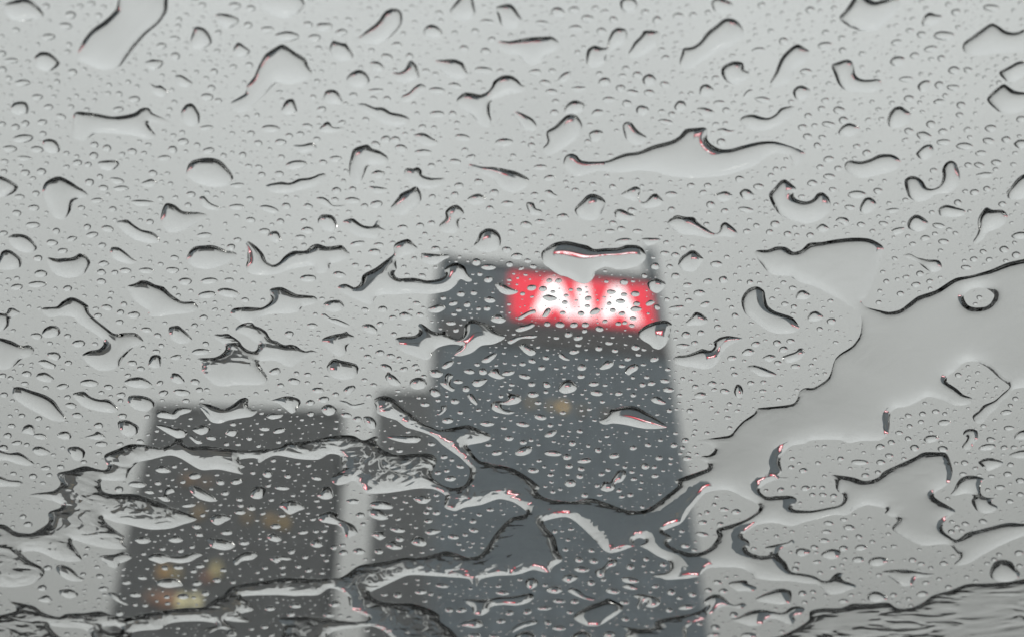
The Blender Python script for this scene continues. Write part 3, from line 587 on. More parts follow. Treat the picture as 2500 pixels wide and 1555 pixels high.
# plain outlines, one per line
BLOBS_PLAIN = """
00: 30,40 100,5 190,-8 250,30 290,70 312,110 290,135 230,145 150,155 80,140 35,90
00: 1385,195 1440,200 1480,235 1505,295 1480,330 1420,355 1360,340 1350,300 1365,240
00: 1525,118 1560,98 1640,110 1695,138 1680,175 1610,205 1550,170
00: 248,408 290,370 350,378 395,412 425,450 400,485 340,510 270,490 245,450
00: 1285,800 1320,745 1365,738 1400,780 1420,820 1410,880 1350,900 1300,870
00: 75,770 105,730 180,725 205,770 190,810 130,820 85,800
00: 305,1000 350,988 400,1005 428,1060 400,1090 340,1085 305,1050
00: 690,1165 720,1145 825,1140 845,1165 830,1190 780,1215 720,1200
00: 1340,1165 1400,1130 1500,1122 1560,1140 1610,1185 1655,1255 1640,1300 1560,1330 1450,1320 1360,1280 1320,1240
00: 320,1298 380,1262 430,1255 500,1290 560,1330 600,1355 630,1400 560,1410 520,1440 500,1500 450,1560 380,1540 330,1450 300,1370
00: -80,1260 0,1252 60,1275 130,1325 100,1370 20,1400 -60,1380
00: 1000,1305 1070,1272 1120,1300 1090,1325 1030,1330
00: 925,1430 1010,1420 1095,1435 1060,1460 980,1465
00: 1415,1403 1450,1395 1490,1440 1575,1480 1530,1495 1460,1480 1420,1440
00: 1150,1495 1180,1445 1240,1455 1300,1500 1400,1508 1480,1530 1420,1570 1300,1640 1200,1650 1140,1580
00: 1240,548 1280,535 1320,555 1370,595 1330,625 1270,610
00: 1055,588 1100,612 1140,610 1170,630 1200,660 1150,690 1080,660
00: 1030,445 1090,425 1160,438 1140,480 1090,500 1045,480
00: 1660,340 1690,305 1730,325 1775,365 1750,400 1690,410 1660,380
10: 0,-60 160,-80 300,-40 345,30 300,100 220,132 120,120 40,60
10: 1188,220 1215,185 1255,178 1300,200 1325,240 1310,265 1255,278 1205,262
10: 1385,60 1430,0 1470,-40 1530,-30 1550,30 1555,95 1520,140 1460,155 1400,130 1380,95
10: 1700,60 1740,40 1800,30 1840,60 1870,110 1890,150 1850,200 1790,215 1740,180 1715,110
10: 430,185 450,168 525,168 542,190 525,215 470,228 435,215
10: 530,320 550,292 610,308 640,312 665,350 690,390 670,430 600,440 545,410 522,360
10: 645,552 680,515 735,497 780,520 805,560 795,600 740,630 680,620 648,590
10: 965,520 1020,515 1060,490 1095,430 1140,470 1160,550 1120,580 1050,592 990,570
10: 1270,435 1330,425 1410,424 1470,450 1490,490 1500,530 1470,560 1410,570 1340,530 1290,480
10: 805,450 850,438 890,455 912,490 880,515 830,500
10: 480,682 500,645 550,640 585,660 612,715 600,740 540,745 490,725
10: 1035,685 1090,655 1130,615 1170,597 1210,625 1190,650 1130,700 1070,730 1030,715
10: 710,745 770,738 840,765 900,765 960,800 1040,815 1092,850 1060,890 980,900 900,880 830,830 760,790
10: 450,918 490,872 520,870 550,905 632,908 600,930 520,945 460,940
10: 180,780 215,715 260,705 280,740 290,795 240,820 190,810
10: 690,1062 750,1035 795,1028 820,1055 880,1075 935,1115 930,1160 880,1170 800,1180 770,1240 740,1300 700,1310 665,1260 660,1180 675,1110
10: 1115,965 1150,948 1200,950 1250,980 1295,1012 1270,1035 1210,1040 1150,1010
10: 65,1325 130,1300 190,1292 240,1300 310,1270 380,1262 480,1232 500,1260 440,1310 360,1340 240,1370 120,1370
10: 265,1035 340,1028 400,1015 430,1050 400,1075 330,1090 285,1065
10: 1065,1195 1110,1200 1150,1188 1180,1215 1180,1245 1240,1265 1345,1268 1320,1310 1230,1345 1150,1330 1080,1290 1050,1240
10: 960,1465 1010,1400 1020,1380 1090,1345 1140,1325 1170,1370 1170,1430 1110,1490 1040,1530 970,1510
10: 1510,1165 1600,1185 1700,1190 1817,1212 1880,1235 1942,1280 1920,1330 1850,1365 1790,1365 1720,1320 1680,1270 1600,1230 1520,1205
10: 818,1235 860,1210 915,1225 900,1260 850,1270
10: 798,1328 850,1325 935,1342 900,1370 840,1375
10: 428,1408 470,1400 510,1420 550,1460 640,1458 600,1480 520,1475 450,1440
10: 1498,1415 1540,1385 1590,1378 1635,1412 1610,1445 1550,1455 1510,1440
11: 1305,80 1345,40 1345,-10 1390,-50 1430,-55 1465,-25 1475,10 1440,60 1440,115 1400,145 1340,140 1305,115
20: 275,78 310,55 350,62 378,95 350,125 300,120
20: 765,20 800,-15 860,-15 890,30 870,80 820,95 780,70
20: 1415,25 1450,-10 1510,0 1575,35 1560,80 1500,105 1440,85
20: 525,440 535,360 580,325 640,340 680,340 680,290 710,225 755,200 812,218 815,280 790,320 720,350 670,400 660,450 610,480 550,480
20: 830,370 870,300 920,250 930,225 980,218 1045,232 1040,290 1000,350 930,400 870,420 835,405
20: 1490,480 1530,455 1580,438 1640,450 1650,500 1690,522 1660,570 1590,605 1520,580 1485,525
20: 925,565 945,538 975,528 1005,540 1022,568 1005,602 970,615 938,600
20: 615,578 640,555 690,560 695,600 650,620 615,605
20: 1328,650 1340,615 1380,600 1415,618 1435,648 1410,680 1370,690 1335,680
20: 330,560 370,520 420,512 415,550 370,590 335,585
20: 808,650 850,638 905,660 880,685 830,675
20: 413,632 450,618 525,620 515,645 460,658
20: 370,775 400,735 450,715 512,740 500,790 440,820 380,810
20: 15,800 50,798 110,825 150,850 178,905 140,935 90,920 40,860
20: 245,938 300,900 375,830 430,810 475,840 500,900 480,960 420,1020 340,1070 280,1100 225,1090 215,1060 250,1010
20: 565,805 600,778 652,792 630,825 580,830
20: 785,900 810,868 850,875 890,925 960,982 930,1020 870,1030 810,990
20: 880,775 910,750 960,762 970,795 930,825 890,810
20: 1150,760 1180,720 1220,722 1235,760 1210,790 1170,790
20: 1305,780 1350,765 1400,775 1438,798 1420,830 1360,835
20: 545,955 590,925 630,930 648,955 620,1000 570,1005
20: 1450,930 1500,912 1545,928 1588,928 1560,955 1500,965
20: 1615,860 1650,825 1710,815 1760,830 1817,840 1870,815 1910,770 2010,758 1990,800 1940,860 1880,900 1817,925 1720,930 1650,900
20: 445,1485 490,1430 540,1385 580,1378 630,1395 665,1440 640,1500 600,1560 530,1565 470,1540
20: 775,1378 820,1350 875,1325 912,1345 900,1390 890,1430 830,1420 785,1400
20: 890,1405 920,1435 950,1430 990,1385 1030,1378 1075,1432 1050,1460 980,1480 920,1470
20: 1428,1395 1470,1370 1520,1360 1565,1388 1540,1425 1480,1430
20: 1615,1370 1650,1342 1690,1352 1720,1390 1690,1420 1640,1412
20: 100,1445 150,1440 170,1480 210,1495 200,1530 130,1520
20: 228,1360 270,1350 300,1375 332,1395 300,1410 250,1395
20: 1640,688 1670,645 1712,640 1690,680 1660,700
21: 725,0 740,-22 780,-25 830,0 880,22 860,50 800,60 740,40
30: 1090,168 1110,115 1150,92 1190,105 1238,120 1220,160 1160,185 1110,190
30: 15,590 50,520 80,440 120,380 200,318 260,340 300,380 260,450 190,500 160,580 100,610 40,620
30: 450,465 510,440 560,425 600,445 620,530 650,560 700,570 785,565 810,600 770,650 680,660 560,650 500,600 470,530
30: 865,450 880,415 930,402 970,418 960,460 910,475
30: 350,328 380,305 430,302 458,318 430,350 380,355
30: 175,655 200,620 240,610 280,625 300,650 280,695 230,715 190,695
30: 1060,620 1085,585 1130,572 1155,590 1130,640 1090,660
30: 1555,700 1610,640 1670,600 1710,620 1760,650 1850,665 1880,720 1820,780 1740,810 1650,800 1580,750
30: 1640,520 1700,480 1780,440 1850,450 1840,520 1760,580 1690,580
30: 845,865 865,800 900,765 945,758 985,785 1018,812 1000,870 940,905 870,910
30: 498,938 530,895 580,877 650,905 640,940 580,975 520,965
30: 1173,722 1210,705 1258,718 1230,745 1190,745
30: 1050,950 1100,935 1140,950 1165,975 1130,1000 1080,990
30: 1468,1245 1530,1225 1600,1232 1570,1260 1500,1262
30: 652,1470 680,1415 720,1402 755,1420 770,1455 740,1500 690,1520 655,1500
30: 1205,1495 1240,1462 1280,1457 1340,1475 1398,1495 1390,1530 1310,1545 1230,1535
30: 833,1492 890,1478 937,1488 900,1512 860,1515
30: 1690,1370 1730,1320 1755,1285 1817,1240 1900,1250 1900,1350 1850,1400 1780,1420 1710,1410
30: 1545,1475 1600,1492 1660,1492 1700,1530 1690,1580 1640,1620 1560,1650 1530,1700 1470,1735 1455,1720 1490,1650 1490,1560
30: 1743,1025 1780,995 1830,1000 1840,1040 1790,1060
30: 1050,1095 1080,1060 1110,1035 1160,1030 1175,1080 1140,1130 1090,1135
01: 55,178 100,152 180,158 225,190 262,245 230,280 160,280 90,240
01: -10,350 10,280 45,262 90,275 130,305 155,335 140,390 70,405 0,400
01: 335,318 390,325 470,322 520,315 560,290 600,295 630,325 642,360 610,420 560,450 480,462 400,440 355,390
01: 778,280 790,248 840,245 890,280 930,315 972,345 930,365 860,350 800,320
01: 828,70 860,52 905,50 950,85 1000,120 1060,130 1110,155 1135,200 1110,215 1040,215 960,190 880,140
01: 1325,318 1345,270 1390,238 1500,230 1560,245 1610,268 1650,275 1687,298 1640,340 1560,380 1480,400 1390,390 1335,355
01: 298,852 320,815 360,798 410,805 430,845 400,875 340,885 305,875
01: 1195,845 1205,808 1260,798 1300,825 1340,860 1362,900 1330,920 1270,925 1215,890
01: -60,885 0,885 80,905 150,940 210,935 245,972 220,1010 150,1040 90,1090 30,1110 -60,1080
01: -40,715 40,712 60,680 95,675 145,708 110,730 70,750 60,800 0,840 -50,800
01: 335,995 380,985 420,995 432,1020 400,1045 350,1030
01: 268,1058 310,1038 360,1058 398,1078 380,1105 320,1095
01: 1052,1070 1070,1018 1100,1005 1140,1015 1142,1080 1110,1100 1065,1090
01: 255,1165 275,1135 320,1130 360,1150 385,1178 350,1200 290,1190
01: 880,1195 920,1172 980,1162 1030,1175 1065,1200 1085,1222 1050,1238 970,1240 900,1220
01: 1208,1165 1225,1135 1260,1138 1290,1160 1310,1195 1280,1212 1225,1195
01: 88,1275 100,1235 150,1235 230,1260 320,1290 385,1330 420,1380 470,1455 440,1478 370,1470 270,1420 180,1370 100,1310
01: 515,1285 560,1268 600,1265 640,1300 700,1322 760,1320 800,1340 840,1395 800,1415 700,1405 600,1375 545,1330
01: 905,1325 920,1295 980,1292 1050,1305 1095,1335 1090,1375 1040,1405 970,1395 920,1360
01: 1110,1420 1140,1398 1190,1405 1220,1420 1250,1385 1310,1378 1358,1388 1350,1410 1290,1430 1240,1460 1170,1455 1120,1445
01: 835,1495 850,1470 900,1468 950,1490 985,1515 975,1560 920,1585 860,1560
11: 438,45 465,15 510,12 550,25 570,60 578,100 540,135 480,115 445,80
11: 82,165 105,135 145,130 170,155 176,195 150,215 110,200
11: 615,65 650,45 690,40 730,70 770,92 830,95 860,55 890,65 875,95 930,130 890,140 860,180 800,180 720,165 650,120
11: 1170,300 1185,285 1260,292 1360,298 1372,315 1330,335 1280,365 1220,365 1180,340
11: 478,655 500,630 560,618 605,625 625,665 600,690 550,705 500,690
11: 465,722 490,715 530,745 570,750 620,770 665,795 640,808 570,790 500,755
11: 750,800 790,785 830,795 862,830 840,858 790,845 760,825
11: 1018,715 1060,702 1110,728 1095,750 1050,760 1025,740
11: 465,905 500,875 560,860 620,850 640,835 660,855 700,878 680,910 650,940 640,985 600,1015 550,1000 500,950
11: 503,1085 530,1045 565,1030 600,1045 680,1060 725,1080 720,1140 670,1175 600,1182 540,1160 510,1120
11: 1215,680 1260,660 1310,648 1345,668 1330,690 1290,708 1240,705
11: 1695,510 1720,495 1760,510 1810,535 1860,555 1840,575 1780,582 1730,560
11: 880,1075 920,1070 960,1090 965,1120 950,1135 990,1160 1020,1195 1025,1215 980,1225 940,1200 915,1160 930,1130 890,1100
11: 1088,1205 1105,1180 1150,1165 1195,1175 1215,1210 1190,1240 1140,1252 1100,1235
11: 105,1332 180,1305 240,1298 300,1315 318,1345 290,1385 280,1410 250,1420 210,1390 160,1350
11: 462,1385 490,1360 530,1358 575,1390 550,1425 510,1435 475,1415
11: 70,1440 110,1420 190,1425 175,1450 110,1462
11: 620,1258 650,1228 695,1222 705,1245 670,1280 640,1290
11: 760,1450 800,1440 835,1455 855,1490 840,1530 790,1510
11: 590,1328 640,1335 690,1358 770,1345 750,1370 690,1385 640,1360
11: 1228,1130 1250,1110 1300,1115 1328,1140 1300,1165 1250,1160
11: 1318,1090 1350,1055 1405,1045 1390,1080 1340,1105
11: 1305,1205 1340,1190 1340,1160 1360,1135 1400,1150 1385,1185 1380,1220 1412,1250 1390,1265 1340,1240
11: 1645,1135 1680,1105 1720,1105 1735,1140 1768,1165 1720,1178 1660,1155
11: 1600,1045 1640,1015 1690,992 1710,1000 1690,1030 1650,1060 1610,1060
11: 1665,755 1700,722 1740,725 1775,760 1740,782 1690,775
11: 1530,1200 1560,1180 1640,1175 1630,1200 1590,1230 1550,1228
11: 1495,1290 1530,1280 1555,1310 1572,1350 1560,1362 1520,1330
11: 1230,1255 1260,1240 1300,1260 1310,1290 1270,1305 1240,1285
11: 1285,1425 1315,1400 1315,1370 1355,1362 1350,1395 1320,1425 1295,1432
21: 918,185 960,178 1040,182 1052,200 1000,225 960,232 930,210
21: 1178,360 1200,315 1240,285 1275,265 1310,275 1340,305 1360,330 1330,380 1290,415 1230,415 1190,385
21: 960,500 985,475 1030,467 1080,490 1090,515 1060,555 1020,570 975,540
21: 1232,778 1270,740 1300,705 1340,712 1385,750 1385,775 1350,795 1290,795 1250,800
21: 1670,1090 1720,1078 1780,1095 1850,1125 1880,1150 1830,1160 1760,1155 1700,1125
21: 213,598 250,580 300,590 322,605 310,620 260,628
21: 550,715 565,690 600,672 628,690 610,715 570,725
21: 38,755 60,730 110,700 160,685 168,710 120,725 70,755
21: 215,735 235,690 260,672 275,690 262,720 240,742
21: 25,825 60,800 110,790 140,778 162,795 130,820 70,840 40,842
21: -30,905 20,880 80,870 140,862 180,872 150,888 70,890 20,915 -10,930 -30,920
21: 52,945 90,925 120,945 168,970 165,1000 130,1012 90,990
21: 325,1000 350,992 380,1015 412,1042 380,1045 340,1025
21: 620,1100 650,1065 680,1045 718,1055 720,1075 690,1100 640,1110
21: 803,1115 830,1085 870,1068 898,1080 890,1110 850,1135 830,1150 812,1140
21: 330,1240 355,1200 400,1180 440,1195 462,1232 440,1265 380,1280 340,1265
21: 985,1320 1020,1298 1060,1315 1098,1345 1070,1358 1010,1345
21: 1575,1270 1590,1220 1620,1218 1640,1255 1630,1300 1600,1310
21: 1290,1292 1330,1270 1370,1275 1385,1295 1350,1315 1305,1310
21: 1163,940 1200,925 1262,935 1250,955 1200,962
21: 1628,995 1660,965 1700,962 1725,990 1690,1010 1650,1010
21: 1113,672 1150,660 1210,655 1222,670 1170,695 1125,690
21: 948,642 985,618 1015,632 990,655 960,660
21: 838,680 870,662 915,672 918,690 880,702 850,698
31: 988,95 1000,50 1040,15 1080,20 1135,65 1120,115 1070,135 1010,120
31: 868,138 895,112 965,102 960,135 910,158
31: 968,310 1005,290 1060,318 1120,330 1210,338 1235,382 1220,410 1170,422 1120,400 1060,350
31: 342,112 375,80 400,82 438,112 410,135 370,135
31: 480,58 505,32 550,35 575,58 565,95 520,80
31: 195,592 215,558 255,550 300,578 290,605 245,618 205,610
31: 280,742 300,708 345,698 390,728 380,755 330,770 290,762
31: 103,1018 150,1000 195,985 220,960 250,962 260,995 220,1040 150,1062 110,1045
31: 1725,165 1770,138 1830,140 1840,180 1760,185
31: -40,1030 0,1005 45,1008 52,1030 10,1055
02: -60,180 0,182 60,205 130,198 180,225 245,280 200,295 120,280 40,255 -60,260
02: -60,370 0,370 60,395 130,398 162,415 130,440 40,440 -60,440
02: 230,185 245,160 290,158 330,175 358,200 320,220 260,215
02: 478,180 500,160 550,158 590,175 605,200 590,240 540,260 500,220
02: 403,80 430,55 480,52 510,80 490,105 440,105
02: 600,92 660,70 690,50 720,65 750,95 700,110 640,100
02: 155,60 165,20 200,0 235,10 250,45 240,75 190,65
02: 1105,8 1150,5 1200,12 1240,30 1275,25 1330,50 1310,90 1265,98 1240,92 1200,70 1150,40
02: 1365,38 1400,20 1430,5 1460,0 1492,30 1470,60 1430,75 1390,60
02: 1338,85 1365,82 1390,105 1435,118 1425,138 1390,135
02: 1598,62 1625,35 1680,38 1690,60 1660,85 1620,80
02: 1100,322 1130,295 1170,298 1215,335 1180,345 1130,342
02: 1340,450 1360,430 1410,445 1470,480 1520,515 1545,542 1500,550 1430,535 1370,500
02: 1115,512 1160,500 1175,460 1200,445 1240,455 1240,480 1190,500 1205,545 1160,545
02: 1488,665 1520,640 1590,638 1640,665 1600,690 1550,715 1510,700
02: 1468,815 1500,808 1580,815 1640,830 1672,855 1640,885 1580,892 1510,875 1485,850
02: 953,818 985,798 1040,800 1075,825 1040,845 990,845
02: 1190,815 1230,790 1270,795 1300,825 1260,840 1215,835
02: 700,938 740,928 800,925 850,910 880,905 920,920 938,945 900,970 850,990 830,1018 780,1010 750,985 720,960
02: 1048,952 1080,918 1130,915 1200,935 1280,935 1350,915 1410,908 1440,925 1400,945 1350,975 1280,985 1200,975 1150,990 1100,975
02: 1655,965 1700,925 1750,905 1817,905 1830,930 1790,960 1720,970 1680,1000 1660,990
02: 398,1008 430,995 490,1015 530,1045 560,1080 602,1100 560,1115 500,1110 440,1080 405,1040
02: 418,1180 470,1170 510,1175 555,1200 540,1225 490,1235 440,1215
02: 268,1240 320,1212 350,1222 370,1250 330,1265 285,1255
02: 1108,1125 1140,1098 1200,1092 1260,1098 1300,1142 1260,1152 1200,1160 1140,1150
02: 762,1198 800,1195 840,1215 860,1245 912,1275 890,1282 830,1255
12: 160,575 200,545 260,535 310,555 348,595 300,615 240,640 190,605
12: 430,505 460,470 480,445 530,442 550,490 535,525 480,532
12: 790,608 830,598 880,605 920,635 940,668 890,680 830,665 800,640
12: 1113,525 1150,508 1200,508 1245,528 1210,560 1160,560
12: 928,85 980,78 1080,82 1150,80 1172,105 1140,130 1060,130 970,110
12: 1100,835 1125,800 1180,802 1215,835 1190,865 1130,858
12: 918,862 940,832 980,828 1000,850 1040,862 1030,885 970,888
12: 818,785 850,762 915,762 905,785 920,800 880,822 840,800
12: 383,845 410,818 450,822 475,860 440,875 400,865
12: 75,795 105,772 150,780 185,815 150,835 100,822
12: 45,352 60,330 90,325 115,340 118,360 95,378 65,375
12: -40,480 0,440 50,440 70,465 45,520 0,530 -35,515
12: 1198,760 1240,742 1320,752 1270,780 1220,782
12: 93,945 140,938 230,938 252,958 220,965 180,962 150,985 110,965
12: 1445,1420 1500,1395 1560,1380 1600,1395 1612,1425 1560,1445 1500,1435
22: 588,1040 650,1010 690,965 745,962 735,1000 680,1020 650,1080 610,1082
22: 20,205 50,170 110,152 145,165 130,200 80,222 35,220
22: 370,418 395,395 435,393 458,412 440,440 395,442
22: 628,455 650,405 700,410 715,380 750,330 800,325 812,360 780,405 735,420 725,460 680,478 640,470
22: 230,80 260,50 310,38 318,55 290,85 245,92
22: 860,1215 920,1205 990,1220 1050,1240 1050,1275 1000,1300 950,1290 960,1260 930,1270 910,1320 885,1290 900,1245
22: 355,1100 380,1070 430,1065 470,1085 440,1110 400,1125
22: 92,1120 110,1095 160,1090 188,1115 170,1150 130,1170 105,1150
22: 243,1175 280,1152 340,1155 358,1180 320,1200 270,1195
22: 393,1178 430,1160 480,1180 520,1215 600,1238 570,1250 500,1235 430,1205
22: -20,1465 40,1420 110,1395 180,1392 170,1415 100,1435 40,1460 0,1480
22: 420,1505 470,1470 530,1468 565,1490 560,1530 480,1560 430,1550
22: 18,1510 60,1475 130,1472 165,1500 150,1550 60,1550
22: 783,1150 830,1130 870,1145 900,1165 860,1175 810,1165
32: 712,985 725,955 780,943 830,945 852,970 810,1000 750,1005
K: 1725,985 1780,940 1870,920 1950,940 1950,990 1910,1030 1830,1040 1760,1020
K: 1420,960 1440,920 1510,912 1600,940 1570,980 1500,1010 1440,990
32: 806,1048 860,1035 950,1030 1040,1040 1110,1055 1190,1062 1130,1085 1060,1090 1010,1145 950,1145 900,1110 850,1075
32: 700,1222 730,1192 780,1188 850,1222 830,1250 770,1262 720,1250
32: 1103,108 1130,82 1190,78 1215,95 1190,120 1140,132
32: 1493,172 1530,145 1600,140 1615,158 1580,180 1520,185
32: 1492,268 1530,245 1590,240 1668,268 1640,300 1560,330 1520,300
32: 1710,222 1760,192 1840,185 1840,235 1770,240
32: 1748,100 1760,65 1830,40 1850,100 1780,108
"""
